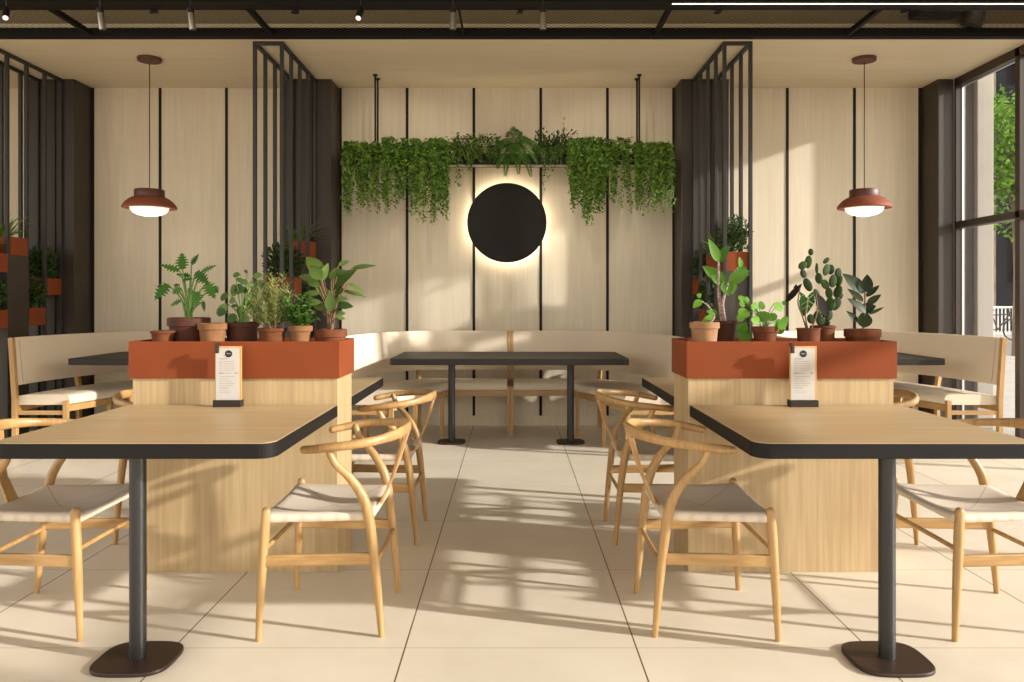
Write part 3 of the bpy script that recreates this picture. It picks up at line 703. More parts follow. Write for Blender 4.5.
# ------------------------------------------------------------------ curved booth benches
def bez(a, b, c, n): return [tuple((1 - t) ** 2 * p + 2 * t * (1 - t) * q + t * t * r for p, q, r in zip(a, b, c)) for t in [i / n for i in range(n + 1)]]
def bench(xb, xf, xj, label):
    sg = 1 if xf > xb else -1; ye = 6.15
    n1, n2 = 22, 8; aa = .60; span = abs(xj - xb); aa = min(aa, span * .95)
    back = [(xb + sg * aa * (1 - math.cos(a)), ye + 1.37 * math.sin(a)) for a in [i / n1 * PI / 2 for i in range(n1 + 1)]]
    fe = min(.35, abs(xj - xf) * .95)
    front = bez((xf, ye), (xf + sg * fe * .52, ye + .62), (xf + sg * fe, 7.13), n1)
    for k in range(1, n2 + 1):
        back.append((back[n1][0] + (xj - back[n1][0]) * k / n2, 7.52)); front.append((front[n1][0] + (xj - front[n1][0]) * k / n2, 7.13))
    t = thing('booth_bench', label, 'bench', ((xb + xj) / 2, 7.3, 0), group='curved upholstered booth benches', world=True)
    # outer line for the backrest: offset outward from the back line
    def nrm(i):
        a, b = back[max(i - 1, 0)], back[min(i + 1, len(back) - 1)]; v = Vector((b[0] - a[0], b[1] - a[1])).normalized()
        return (-v.y * sg, v.x * sg)
    outer = [(p[0] + nrm(i)[0] * .1, p[1] + nrm(i)[1] * .1) for i, p in enumerate(back)]
    st = 1; A, B = back, outer
    prof = [(-.20, .56), (-.16, .548), (.16, .548), (.20, .56), (.54, .895), (.53, .908), (.46, .914), (.20, .914), (.14, .905)]
    if sg < 0: prof = prof[::-1]
    MB().sweep(A, B, prof).build('backrest', M['fabric'], t, smooth=50)
    sm = MB()
    mid = lambda P: tuple((u + v) / 2 for u, v in zip(P[0], P[1]))
    a, b = mid(A), mid(B)
    pl = lambda tt, z: (a[0] + (b[0] - a[0]) * tt, a[1] + (b[1] - a[1]) * tt, z)
    sm.tube([pl(-.205, .565), pl(-.03, .73), pl(.13, .895)], .002, 6); sm.build('seam', M['seam'], t)
    N_ = len(back) - 1
    A2 = [tuple(p + (q - p) * .03 for p, q in zip(u, v)) for u, v in zip(back, front)]
    prof = [(0, .395), (.97, .395), (1.0, .405), (1.01, .43), (1.0, .455), (.96, .470), (.8, .476), (.2, .474), (.02, .466), (0, .45)]
    if sg < 0: prof = prof[::-1]
    MB().sweep(A2, front, prof).build('seat_cushion', M['fabric'], t, smooth=50)
    def lerp(i, u): return (back[i][0] + (front[i][0] - back[i][0]) * u, back[i][1] + (front[i][1] - back[i][1]) * u)
    fr0 = [lerp(i, .93) for i in range(N_ + 1)]; fr1 = [lerp(i, .99) for i in range(N_ + 1)]
    pr = [(0, .345), (1, .345), (1, .394), (0, .394)]
    if sg < 0: pr = pr[::-1]
    MB().sweep(fr0, fr1, pr).build('front_rail', M['chair_x'], t)
    br0 = [lerp(i, -.02) for i in range(N_ + 1)]; br1 = [lerp(i, .04) for i in range(N_ + 1)]
    MB().sweep(br0, br1, pr).build('back_rail', M['chair_x'], t)
    idxs = [0, 8, 19, N_] if span > 1 else [0, 8, 16, N_]
    for i in idxs:
        b, f = lerp(i, 0 if i == 0 else -.035), lerp(i, .965); nx, ny = nrm(i)
        w = .036
        if i == 0: b, f = (b[0], b[1] - .018), (f[0], f[1] - .018)
        if i == N_: b, f, w = (b[0] + sg * .0145, back[i][1]), (f[0] + sg * .0145, f[1]), .028
        MB().bar((f[0], f[1], 0), (f[0], f[1], .43 if i in (0, N_) else .394), w, w).build('front_leg', M['chair'], t, bevel=.003)
        if i in (0, N_):
            bp = MB(); z = [(0, 0, 0), (0.0, .45, 0), (.030, .915, 0)]
            for (u0, za, _), (u1, zb, _) in zip(z[:-1], z[1:]):
                bp.bar((b[0] + nx * u0, b[1] + ny * u0, za), (b[0] + nx * u1, b[1] + ny * u1, zb), .028 if i == N_ else .036, .038 if i == 0 else .044, up=(nx, ny, 0))
            bp.build('back_post', M['chair'], t, bevel=.003)
            MB().bar((b[0], b[1], .337), (f[0], f[1], .337), .02, .032).build('end_stretcher', M['chair_x'], t, bevel=.003)
        else:
            bp = MB(); z = [(.01, 0, 0), (.01, .45, 0), (.045, .62, 0)]
            for (u0, za, _), (u1, zb, _) in zip(z[:-1], z[1:]):
                bp.bar((b[0] + nx * u0, b[1] + ny * u0, za), (b[0] + nx * u1, b[1] + ny * u1, zb), .036, .036, up=(nx, ny, 0))
            bp.build('back_post', M['chair'], t, bevel=.003)
bench(-3.825, -3.42, -3.105, 'curved beige bench with wooden end frame at far left')
bench(-2.34, -2.76, -3.045, 'curved beige bench of left booth hidden behind the left planter')
bench(-1.335, -.915, -.045, 'curved beige bench at left half of the middle booth')
bench(1.285, .875, .015, 'curved beige bench at right half of the middle booth')
bench(2.165, 2.585, 2.935, 'curved beige bench of right booth hidden behind the right planter')
bench(3.755, 3.344, 2.995, 'curved beige bench with wooden end frame beside the window')

# ------------------------------------------------------------------ pendant lamps
def pendant(x, label):
    t = thing('pendant_lamp', label, 'lamp', (x, 6.72, ZC), group='terracotta pendant lamps')
    MB().lathe([(0, 0), (.094, 0), (.096, -.004), (.096, -.026), (.092, -.03), (0, -.03)]).build('canopy', M['canopy'], t, smooth=40)
    MB().tube([(0, 0, -.04), (0, 0, -1.10)], .004, 8).build('cord', M['strip'], t)
    MB().lathe([(0, -1.112), (.116, -1.112), (.120, -1.117), (.120, -1.170), (.118, -1.180), (0.10, -1.180)], n=40).build('neck', M['canopy'], t, smooth=40)
    MB().lathe([(.112, -1.172), (.130, -1.176), (.160, -1.192), (.188, -1.216), (.210, -1.244), (.217, -1.262), (.214, -1.270), (.190, -1.272), (.160, -1.262), (.150, -1.255), (.150, -1.22), (.11, -1.19)], n=40).build('shade', M['shade'], t, smooth=50)
    MB().lathe([(.148, -1.225), (.156, -1.258), (.150, -1.283), (.132, -1.306), (.098, -1.323), (.054, -1.332), (0, -1.334)], n=40).build('diffuser', M['bulb'], t, smooth=70)
pendant(X(149.5, 6.72), 'terracotta pendant lamp hanging over the left booth')
pendant(X(864.3, 6.72), 'terracotta pendant lamp hanging over the right booth by window')

# ------------------------------------------------------------------ disc with halo
t = thing('wall_disc', 'round black wall disc with glowing halo behind it', 'wall light', (-.048, 7.62, 1.942), world=True)
cir = lambda r, n=72: [(-.048 + r * math.cos(2 * PI * i / n), 1.942 + r * math.sin(2 * PI * i / n)) for i in range(n)]
xz = lambda a, b, c: (a, c, b)
MB().prism(cir(.379)[::-1], 7.575, 7.605, xz).build('disc', M['strip'], t, bevel=.004, smooth=40)
MB().prism(cir(.30)[::-1], 7.605, YB, xz).build('spacer', M['strip'], t, smooth=40)
a = MB(); n = 72; vs = []; fs = []
for i in range(n):
    c, s = math.cos(2 * PI * i / n), math.sin(2 * PI * i / n)
    for r, yy in ((.325, 7.618), (.335, 7.618), (.335, 7.630), (.325, 7.630)): vs.append((-.048 + r * c, yy, 1.942 + r * s))
for i in range(n):
    j = (i + 1) % n
    for k in range(4): fs.append((i * 4 + k, i * 4 + (k + 1) % 4, j * 4 + (k + 1) % 4, j * 4 + k))
a.add(vs, fs); a.build('halo_strip', M['led'], t)

# ------------------------------------------------------------------ hanging planter
t = thing('hanging_trough', 'long black trough hung from ceiling rods above the disc', 'planter', (-.05, 7.28, 2.43), world=True)
e = .01
MB().box(-1.5, 1.4, 7.2, 7.2 + e, 2.43, 2.53).box(-1.5, 1.4, 7.36 - e, 7.36, 2.43, 2.53).box(-1.5, -1.5 + e, 7.2 + e, 7.36 - e, 2.43, 2.53).box(1.4 - e, 1.4, 7.2 + e, 7.36 - e, 2.43, 2.53).build('trough', M['strip'], t)
MB().box(-1.5 + e, 1.4 - e, 7.2 + e, 7.36 - e, 2.432, 2.442).build('trough_base', M['panel'], t)
MB().box(-1.5 + e, 1.4 - e, 7.2 + e, 7.36 - e, 2.442, 2.515).build('soil', M['soil'], t)
for x in (-1.238, 1.153):
    for yy in (7.215, 7.345):
        MB().tube([(x, yy, 2.5), (x, yy, ZC)], .009, 8).tube([(x, yy, ZC - .012), (x, yy, ZC)], .022, 12).build('hanger_rod', M['strip'], t, smooth=40)
def vine_plant(name, label, x0, x1, zb, nst, mat, seed, leafs=.028, mound=.10, nm=200, top=2.53, dens=.0068, front=7.135, thin=1.0):
    rr = random.Random(seed); cx = (x0 + x1) / 2
    t = thing(name, label, 'plant', (cx, 7.28, 2.515), group='trailing plants in the hanging trough', world=True)
    lf = MB(); vn = MB()
    nb = max(2, round((x1 - x0) / .11)); bl = [zb[0] + (zb[1] - zb[0]) * rr.random() for _ in range(nb)]
    for i in range(nst):
        q = i % nb; off = rr.gauss(0, .5); x = x0 + (x1 - x0) * (q + .5 + max(-1.1, min(1.1, off)) * .62) / nb; x = max(x0 + .01, min(x1 - .01, x)); yf = front + rr.uniform(-.08, .05)
        zz = (bl[q] + abs(off) * .20 + rr.random() ** 1.6 * .22) if i % 5 < 3 else zb[1] + .06 + rr.uniform(-.10, .12)
        if i % 5 >= 3: x = rr.uniform(x0 + .01, x1 - .01)
        xs_ = x + rr.uniform(-.03, .03)
        pts = [(x, 7.26, top), (x, (7.26 + yf) / 2, top + rr.uniform(.03, mound)), (x + rr.uniform(-.015, .015), yf, top - rr.uniform(.0, .06)), ((x + xs_) / 2, yf + rr.uniform(-.02, .02), (top + zz) / 2), (xs_, yf + rr.uniform(-.02, .02), zz)]
        P = catmull(pts, 8); vn.tube(P, [.0016, .001], 4)
        ln = sum((P[k + 1] - P[k]).length for k in range(len(P) - 1)); m = int(ln / dens * thin)
        for k in range(m):
            u = (k + rr.random()) / m * (len(P) - 1); q = min(int(u), len(P) - 2); p = P[q].lerp(P[q + 1], u - q)
            a = rr.uniform(0, 2 * PI); L = leafs * rr.uniform(.65, 1.25) * (1 if u < len(P) * .8 else .8)
            dr = Vector((math.cos(a), math.sin(a) * .8 - .3, rr.uniform(-.9, .25)))
            lf.leaf(p + Vector((rr.gauss(0, .010), rr.gauss(0, .010), 0)), dr, (rr.gauss(0, .5), -1 + rr.gauss(0, .5), 1 + rr.gauss(0, .5)), L, L * .8, 'heart', .25, .22, 3)
    for i in range(nm):
        p = Vector((rr.uniform(x0, x1), rr.uniform(7.12, 7.36), top + rr.random() ** 1.5 * mound))
        lf.leaf(p, (rr.gauss(0, 1), rr.gauss(-.3, 1), rr.gauss(.3, .6)), (rr.gauss(0, .5), -.5 + rr.gauss(0, .5), 1), leafs * rr.uniform(.7, 1.3), leafs * .8, 'heart', .25, .22, 3)
    lf.build('leaves', mat, t); vn.build('vines', M['stem'], t)
xw = lambda px: X(px, 7.15)
vine_plant('trailing_ivy', 'thick trailing ivy at the far left end of the trough', xw(343), xw(380), (1.86, 2.02), 46, M['ivy'], 11, nm=260)
vine_plant('trailing_ivy', 'widest trailing ivy left of the disc', xw(383), xw(451), (1.82, 2.02), 84, M['ivy'], 12, nm=420, mound=.14)
vine_plant('trailing_ivy', 'sparse trailing ivy above the upper left of the disc', xw(452), xw(500), (2.10, 2.36), 30, M['ivy_dk'], 13, .026, .17, 700, dens=.016)
vine_plant('trailing_ivy', 'wispy short ivy above the upper right of the disc', xw(535), xw(571), (2.10, 2.36), 24, M['ivy_dk'], 14, .022, .06, 260, dens=.02)
vine_plant('trailing_ivy', 'widest trailing ivy right of the disc', xw(568), xw(632), (1.82, 2.02), 84, M['ivy'], 15, nm=420, mound=.14)
vine_plant('trailing_ivy', 'thick trailing ivy at the right end of the trough', xw(635), xw(671), (1.84, 2.02), 46, M['ivy'], 16, nm=260)
# fern with feathered fronds
t = thing('hanging_fern', 'feathery fern rising from the middle of the hanging trough', 'plant', (X(514, 7.2), 7.27, 2.515), group='trailing plants in the hanging trough', world=True)
lf = MB(); sm = MB(); fx = X(513, 7.2); rr = random.Random(3)
for tx, tz, ty, ap in ((.02, .24, -.02, .20), (-.05, .20, -.02, .17), (.08, .20, -.03, .17), (.22, .04, -.06, .16), (.30, -.03, -.08, .14), (.15, .10, -.10, .14), (-.16, .06, -.08, .12), (-.20, -.04, -.10, .10), (-.10, .10, -.10, .12), (.05, -.18, -.14, .10), (-.07, -.20, -.15, .08), (.16, -.20, -.13, .08), (.22, -.08, -.12, .10), (-.14, -.13, -.14, .07), (.0, -.08, -.16, .10), (.11, -.10, -.15, .09)):
    P = catmull([(fx, 7.27, 2.52), (fx + tx * .35, 7.27 + ty * .6, 2.52 + ap), (fx + tx * .8, 7.27 + ty, 2.52 + (ap + tz) * .55), (fx + tx, 7.27 + ty * 1.05, 2.52 + tz)], 7); sm.tube(P, [.003, .001], 4)
    for k in range(3, len(P)):
        tg = (P[k] - P[k - 1]).normalized(); L = .045 * math.sin(PI * (k / (len(P) + 1)) ** .8) + .010
        for s in (-1, 1):
            sd = tg.cross(Vector((0, -.7, .7))).normalized() * s
            lf.leaf(P[k], sd + tg * .5 + Vector((0, 0, -.2)), (0, -.7, .7), L, .010, 'lance', .3, .1, 3)
            lf.leaf((P[k] + P[k - 1]) / 2, sd + tg * .5 + Vector((0, -.1, -.25)), (0, -.7, .7), L * .9, .009, 'lance', .3, .1, 3)
lf.build('fronds', M['fern'], t); sm.build('frond_stems', M['stem'], t)
t2 = thing('hanging_grass', 'pale grassy tuft hanging from the trough beside the widest left ivy', 'plant', (X(461, 7.2), 7.25, 2.515), group='trailing plants in the hanging trough', world=True)
gl = MB(); gx = X(461, 7.2)
for i in range(70):
    a_ = rr.uniform(PI * 1.0, PI * 2.0); q = rr.uniform(.4, 1); ln = rr.uniform(.16, .34)
    gl.leaf((gx + rr.uniform(-.06, .06), 7.22, 2.53), (q * math.cos(a_) * .5, q * math.sin(a_), .55), (0, .4, 1), ln, .009, 'lance', 1.3, .2, 7)
gl.build('leaves', M['spider'], t2)
t = thing('hanging_shrub', 'small dark shrub in the trough above the disc\'s right edge', 'plant', (X(556, 7.2), 7.27, 2.515), group='trailing plants in the hanging trough', world=True)
lf = MB(); cx = X(556, 7.2)
for dx, h in ((-.14, .14), (-.06, .10), (0, .12), (.07, .14), (.14, .13), (-.1, .05), (.1, .06)): cloud(lf, cx + dx, 7.26, 2.55 + h * .5, .07, .07, h * .9 + .02, 190, .028, .018, 'ovate', rr)
lf.build('leaves', M['bush'], t)
MB().tube([(cx, 7.27, 2.5), (cx, 7.27, 2.62)], [.006, .003], 6).build('stem', M['stem_br'], t)

# ------------------------------------------------------------------ potted plants on the planter cabinets
ZP = 1.0
def pot(t, px0, px1, pytop, d, mat, rim=.28, taper=.74, soil=True, bowl=False):
    r = (px1 - px0) / 2 * d / F; h = Z(pytop, d) - ZP; zr = h * (1 - rim)
    rb = r * .93
    if bowl: prof = [(0, 0), (r * .80, 0), (r * .86, h * .06), (rb, zr * .98), (r, zr), (r, h - .003), (r - .004, h), (r - .012, h), (r - .014, h * .7), (0, h * .68)]
    else: prof = [(0, 0), (r * taper, 0), (rb - .002, zr), (r, zr + .001), (r, h - .004), (r - .004, h), (r - .010, h), (r - .013, h * .8), (0, h * .78)]
    MB().lathe(prof, n=32).build('pot', mat, t, smooth=35)
    if soil: MB().lathe([(0, h * .7), (r - .014, h * .7), (r - .014, h * .86), (r * .5, h * .89), (0, h * .9)], n=24).build('soil', M['soil'], t, smooth=60)
    return h, r
def pthing(name, label, cat, px, d, g=None): return thing(name, label, cat, (X(px, d), d, ZP), group=g)
def rel(px, py, px0, d, dy=0):                                        # point in the plant's own frame
    return Vector((X(px, d) - X(px0, d), dy, Z(py, d) - ZP))
def leafset(t, px0, d, soil_h, L, mat, shape, seed, name='leaves', fold=.2, bend=.2, stem=M['stem'], seg=10, sr=.0035, depth=.06, stems=True, nz=.45, pxs=None):
    rr = random.Random(seed); lf = MB(); sm = MB()
    for bx, by, tx, ty, w in L:
        dy = rr.uniform(-depth, depth) if depth else 0
        b, e = rel(bx, by, px0, d, dy), rel(tx, ty, px0, d, dy)
        v = e - b; ln = v.length; v.y += ln * rr.uniform(-.35, .35)
        lf.leaf(b, v, (rr.uniform(-.4, .4), -1, nz + rr.uniform(-.3, .4)), ln * 1.04, w * d / F, shape, bend * rr.uniform(.4, 1.2), fold, seg)
        if stems: sm.tube([(rr.uniform(-.012, .012), dy * .2, soil_h * .85), ((b.x * .35), dy * .5, soil_h + (b.z - soil_h) * .55), tuple(b)], [sr, sr * .6], 6, 4)
    lf.build(name, mat, t, smooth=180)
    if sm.v: sm.build('stems', stem, t, smooth=60)

G1, G2 = 'pots in the left planter', 'pots in the right planter'
# --- left planter
t = pthing('empty_pot', 'short empty terracotta pot at far left of left planter', 'pot', 163, 3.62, G1); pot(t, 151, 175, 330.5, 3.62, M['terra'], .2, .8)
t = pthing('split_leaf_plant', 'bright green split leaf plant in dark brown pot, left planter', 'plant', 189, 3.72, G1); h, r = pot(t, 168.5, 209.5, 317.5, 3.72, M['terra_dark'], .32, .84)
z6 = lambda L: [(140 + a / 6.2, 240 + b / 6.2, 140 + c / 6.2, 240 + e / 6.2, w / 6.2) for a, b, c, e, w in L]
leafset(t, 189, 3.72, h, z6([(285, 185, 275, 80, 85), (300, 150, 342, 85, 45), (240, 190, 130, 150, 50), (278, 222, 180, 205, 45), (385, 195, 485, 155, 40), (370, 200, 440, 275, 85), (195, 275, 125, 370, 85), (180, 280, 215, 275, 30), (280, 300, 222, 330, 60),
    (420, 265, 470, 360, 85), (385, 320, 385, 415, 80), (255, 375, 170, 405, 45), (285, 250, 355, 240, 35), (405, 380, 415, 445, 35), (335, 330, 350, 370, 40), (270, 300, 300, 330, 40), (345, 215, 375, 205, 30), (440, 290, 470, 330, 50)]), M['philo'], 'lobed', 21, seg=13, bend=.12, sr=.005, fold=.12)
t = pthing('empty_pot', 'pale tan terracotta pot in front of the dark brown pots, left planter', 'pot', 212.5, 3.60, G1); pot(t, 198.5, 226.5, 323, 3.60, M['terra_tan'], .3, .8)
t = pthing('round_leaf_plant', 'round leafed plant in wide dark brown pot, left planter', 'plant', 242, 3.71, G1); h, r = pot(t, 225, 259, 322, 3.71, M['terra_dark'], .22, .84)
leafset(t, 242, 3.71, h, z6([(520, 330, 480, 375, 60), (530, 395, 475, 470, 55), (560, 410, 600, 405, 25), (600, 210, 552, 218, 35), (640, 205, 625, 180, 20), (610, 290, 560, 310, 55), (660, 290, 600, 320, 65), (620, 240, 680, 270, 30), (640, 375, 660, 435, 70),
    (600, 470, 540, 500, 60), (680, 470, 650, 515, 70), (700, 330, 740, 300, 60), (690, 400, 720, 440, 60), (560, 345, 590, 310, 40), (680, 220, 735, 215, 40), (700, 250, 745, 290, 45), (760, 360, 790, 330, 50), (660, 340, 700, 370, 50), (560, 450, 500, 440, 50), (620, 420, 590, 450, 55), (700, 300, 690, 260, 45), (650, 260, 610, 260, 40), (720, 470, 745, 500, 55), (590, 500, 570, 530, 50), (640, 330, 640, 290, 50), (720, 380, 760, 400, 55), (600, 380, 560, 370, 45)]), M['begonia'], 'round', 22, bend=.15, seg=8, sr=.003)
t = pthing('rosemary_plant', 'silvery green rosemary in small terracotta pot, left planter', 'plant', 272, 3.61, G1); h, r = pot(t, 257.5, 286, 328, 3.61, M['terra'], .2, .82)
rr = random.Random(9); lf = MB(); sm = MB()
for px, py in ((250, 296), (254, 286), (259, 280), (264, 274), (269, 282), (273, 276), (278, 280), (283, 275), (288, 284), (291, 292), (256, 302), (286, 300), (262, 290), (276, 292), (270, 296), (249, 308), (293, 304), (281, 290), (267, 304), (260, 310), (284, 312)):
    dy = rr.uniform(-.05, .05); e = rel(px, py, 272, 3.61, dy)
    P = catmull([(rr.uniform(-.02, .02), dy * .3, h * .85), (e.x * .65, dy * .7, h + (e.z - h) * .45), tuple(e)], 8); sm.tube(P, [.0022, .0012], 5)
    for k in range(4, len(P)):
        for q in range(6):
            a = rr.uniform(0, 2 * PI); tg = P[k] - P[k - 1]
            lf.leaf(P[k].lerp(P[k - 1], rr.random()), Vector((math.cos(a), math.sin(a), .55)) + tg.normalized() * .5, (0, -.5, 1), .029 * rr.uniform(.7, 1.2), .0050, 'lance', .1, .1, 2)
lf.build('needles', M['rose'], t); sm.build('stems', M['stem_br'], t)
t = pthing('potted_herb', 'small leafy green herb in rough rimmed tan pot, left planter', 'plant', 300.5, 3.62, G1); h, r = pot(t, 288.5, 312.5, 325.5, 3.62, M['terra_tan'], .3, .78)
rr = random.Random(10); lf = MB(); sm = MB()
for i in range(40):
    e = rel(rr.uniform(282, 319), rr.uniform(292, 320), 300.5, 3.62, rr.uniform(-.05, .05)); P = catmull([(rr.uniform(-.02, .02), 0, h * .85), (e.x * .5, e.y * .5, h + (e.z - h) * .5), tuple(e)], 6); sm.tube(P, [.0018, .001], 5)
    for k in range(2, len(P)):
        for q in range(3): lf.leaf(P[k], (rr.gauss(0, 1), rr.gauss(0, 1), rr.uniform(-.1, .6)), (rr.gauss(0, .4), -.5, 1), .024 * rr.uniform(.6, 1.2), .013, 'ovate', .2, .2, 4)
lf.build('leaves', M['herb'], t); sm.build('stems', M['stem'], t)
t = pthing('broad_leaf_plant', 'tall broad leafed plant in terracotta bowl at right of left planter', 'plant', 330.5, 3.66, G1); h, r = pot(t, 314, 346.5, 329, 3.66, M['terra'], .5, .8, bowl=True)
z5 = lambda L, ox=255, oy=215: [(ox + a / 5.05, oy + b / 5.05, ox + c / 5.05, oy + e / 5.05, w / 5.05) for a, b, c, e, w in L]
leafset(t, 330.5, 3.66, h, z5([(335, 300, 240, 200, 75), (350, 325, 280, 250, 65), (335, 335, 368, 238, 40), (368, 378, 495, 268, 85), (480, 268, 598, 246, 26), (410, 255, 462, 222, 32), (395, 300, 455, 272, 42), (315, 330, 195, 300, 46), (330, 395, 238, 392, 30), (430, 380, 550, 405, 22), (465, 345, 552, 388, 20),
    (392, 488, 388, 392, 58), (425, 455, 500, 458, 42), (425, 515, 468, 520, 30), (350, 480, 275, 415, 45), (360, 500, 322, 490, 28), (400, 400, 440, 370, 40), (370, 420, 300, 350, 50), (340, 360, 270, 330, 40), (410, 430, 470, 420, 36), (385, 330, 400, 260, 42), (345, 440, 250, 440, 34), (410, 500, 450, 495, 30), (380, 520, 340, 545, 26)]), M['canna'], 'ovate', 24, stem=M['stem_br'], bend=.25, sr=.004, fold=.25)
# --- right planter
q5 = lambda L: z5(L, 675, 210)
t = pthing('drooping_plant', 'single drooping stem plant in pale terracotta pot, right planter', 'plant', 704.5, 3.60, G2); h, r = pot(t, 690, 719.5, 322, 3.60, M['terra_light'], .28, .78)
leafset(t, 704.5, 3.60, h, q5([(118, 455, 72, 492, 38), (100, 440, 120, 425, 25), (205, 540, 140, 560, 40), (200, 500, 215, 550, 40), (185, 520, 150, 510, 30)]), M['geran'], 'ovate', 31, stems=False, bend=.2)
MB().tube([(.0, 0, h * .8), tuple(rel(714, 318, 704.5, 3.6)), tuple(rel(709, 307, 704.5, 3.6)), tuple(rel(702, 301.5, 704.5, 3.6)), tuple(rel(698, 300, 704.5, 3.6))], [.005, .003], 8, 5).build('stem', M['mottle'], t, smooth=60)
t = pthing('striped_stalk_plant', 'tall mottled stalk plant with arrow leaves in dark brown pot, right planter', 'plant', 725, 3.73, G2); h, r = pot(t, 712, 737, 320.5, 3.73, M['terra_dark'], .12, .7)
leafset(t, 725, 3.73, h, q5([(215, 262, 166, 152, 50), (222, 262, 266, 178, 46), (318, 285, 390, 332, 48), (328, 290, 318, 238, 30), (258, 362, 145, 288, 66), (268, 362, 362, 308, 66), (250, 360, 268, 432, 66), (288, 360, 300, 425, 50), (240, 365, 180, 330, 50)]), M['zebr'], 'ovate', 32, stems=False, bend=.12, nz=.3, fold=.3, depth=.02, seg=12)
a = MB(); a.tube([(-.01, 0, h * .8), tuple(rel(719.5, 300, 725, 3.73)), tuple(rel(718.5, 280, 725, 3.73)), tuple(rel(718.5, 260, 725, 3.73))], [.011, .008, .004], 10, 5)
a.tube([(.0, -.01, h * .8), tuple(rel(722, 305, 725, 3.73, -.01)), tuple(rel(725, 292, 725, 3.73, -.01)), tuple(rel(728, 282, 725, 3.73, -.01))], [.010, .007, .004], 10, 5)
a.tube([tuple(rel(728, 282, 725, 3.73, -.01)), tuple(rel(733, 272, 725, 3.73, -.01)), tuple(rel(738, 267.5, 725, 3.73, -.01))], [.003, .002], 6, 4)
a.build('stalks', M['mottle'], t, smooth=60)
t = pthing('geranium_plant', 'bright green round leafed trailing plant in terracotta pot, right planter', 'plant', 765, 3.62, G2); h, r = pot(t, 751.5, 778, 326.5, 3.62, M['terra'], .3, .78)
leafset(t, 765, 3.62, h, q5([(360, 470, 330, 432, 35), (370, 480, 340, 470, 40), (385, 480, 420, 500, 60), (360, 500, 330, 540, 60), (440, 490, 470, 475, 45), (490, 470, 530, 510, 55), (440, 510, 430, 560, 75), (470, 520, 480, 560, 50), (510, 560, 545, 580, 75), (500, 550, 510, 590, 55), (530, 590, 540, 630, 40), (375, 600, 340, 660, 85), (345, 570, 325, 620, 55), (370, 540, 400, 570, 50), (345, 520, 320, 560, 40), (540, 460, 555, 480, 22), (350, 450, 380, 455, 35)]), M['geran'], 'round', 33, bend=.2, seg=8, sr=.0025)
t = pthing('arrowhead_plant', 'plant with white veined arrow leaf and two dark leaves, right planter', 'plant', 808.5, 3.60, G2); h, r = pot(t, 796, 821, 328, 3.60, M['terra'], .06, .84)
q6 = lambda L: [(770 + a / 6.49, 240 + b / 6.49, 770 + c / 6.49, 240 + e / 6.49, w / 6.49) for a, b, c, e, w in L]
leafset(t, 808.5, 3.60, h, q6([(238, 372, 228, 495, 118), (222, 380, 195, 335, 40), (258, 380, 285, 332, 46)]), M['alo'], 'heart', 35, stems=False, bend=.1, depth=.005, seg=12, nz=.1)
leafset(t, 808.5, 3.60, h, q6([(205, 282, 105, 418, 42), (165, 330, 175, 285, 24), (292, 345, 375, 490, 78)]), M['alodk'], 'lance', 36, name='dark_leaves', stems=False, bend=.1, depth=.02)
a = MB()
for u, v in (((238, 372), (229, 485)), ((238, 392), (196, 420)), ((238, 392), (282, 425)), ((235, 425), (200, 452)), ((235, 425), (268, 455)), ((238, 380), (202, 358)), ((238, 380), (278, 352))):
    p, q = q6([u + v + (0,)])[0][:2], q6([u + v + (0,)])[0][2:4]; a.tube([tuple(rel(*p, 808.5, 3.6, -.022)), tuple(rel(*q, 808.5, 3.6, -.014))], .0010, 5)
a.build('leaf_veins', M['vein'], t)
a = MB()
for P in (((0, 0), (224, 490), (238, 375)), ((.008, 0), (300, 470), (294, 350)), ((-.006, 0), (80, 400), (60, 430), (100, 380), (190, 300))):
    pts = [(P[0][0], 0, h * .8)] + [tuple(rel(770 + p[0] / 6.49, 240 + p[1] / 6.49, 808.5, 3.6, -.01)) for p in P[1:]]
    if len(P) > 3: pts = [pts[0], tuple(rel(803, 318, 808.5, 3.6)), tuple(rel(798, 303, 808.5, 3.6)), tuple(rel(800, 288, 808.5, 3.6))]
    a.tube(pts, [.004, .0025], 7, 5)
a.build('stems', M['stem_br'], t, smooth=60)
t = pthing('prickly_pear_cactus', 'prickly pear cactus with many flat pads in brown pot, right planter', 'cactus', 823, 3.71, G2); h, r = pot(t, 810, 835, 325.5, 3.71, M['terra'], .14, .84)
rr = random.Random(4); a = MB()
for px, py, w, hh, an in ((809.3, 252.3, 5, 7, 5), (807.7, 262, 7, 13, -8), (800.3, 265.7, 9.5, 7.5, 40), (805.7, 273.4, 7, 9.5, 20), (809.3, 284.7, 8, 14, 25), (817, 268.5, 3.2, 11, 0), (817, 278.5, 7, 11, 5), (824.7, 270, 8.5, 12, -20), (828.2, 260.3, 5, 8, -50), (832.4, 269.3, 7.5, 10, -5), (824, 284.4, 8, 10.5, 30), (839.6, 272.7, 8.5, 9.5, -10), (841, 280.4, 7.5, 12, -15), (833.5, 281, 8.5, 13, -10),
                          (829, 293, 7, 11, 5), (837.8, 291.6, 8, 13, -20), (844, 296, 4.5, 6, -20), (830.9, 304, 9, 13.5, 5), (838.6, 304, 9.5, 14, -30), (830.9, 314.7, 10, 12, 0), (820.8, 321, 9, 10, 10), (811.6, 319, 8, 10, 20), (815.5, 315.5, 7.5, 10, -10), (827.8, 323, 8, 8, -5), (814, 294, 6, 11, 25), (819, 305, 8, 14, 20), (825, 312, 8, 12, 10)):
    c = rel(px, py, 823, 3.71, rr.uniform(-.035, .035)); k = 3.71 / F / 2
    rot = Matrix.Rotation(math.radians(-an), 3, 'Y') @ Matrix.Rotation(rr.uniform(-.4, .4), 3, 'Z')
    a.ball(c, (w * k * 1.02, w * k * .18 + .002, hh * k * 1.02), rot, 12, 8)
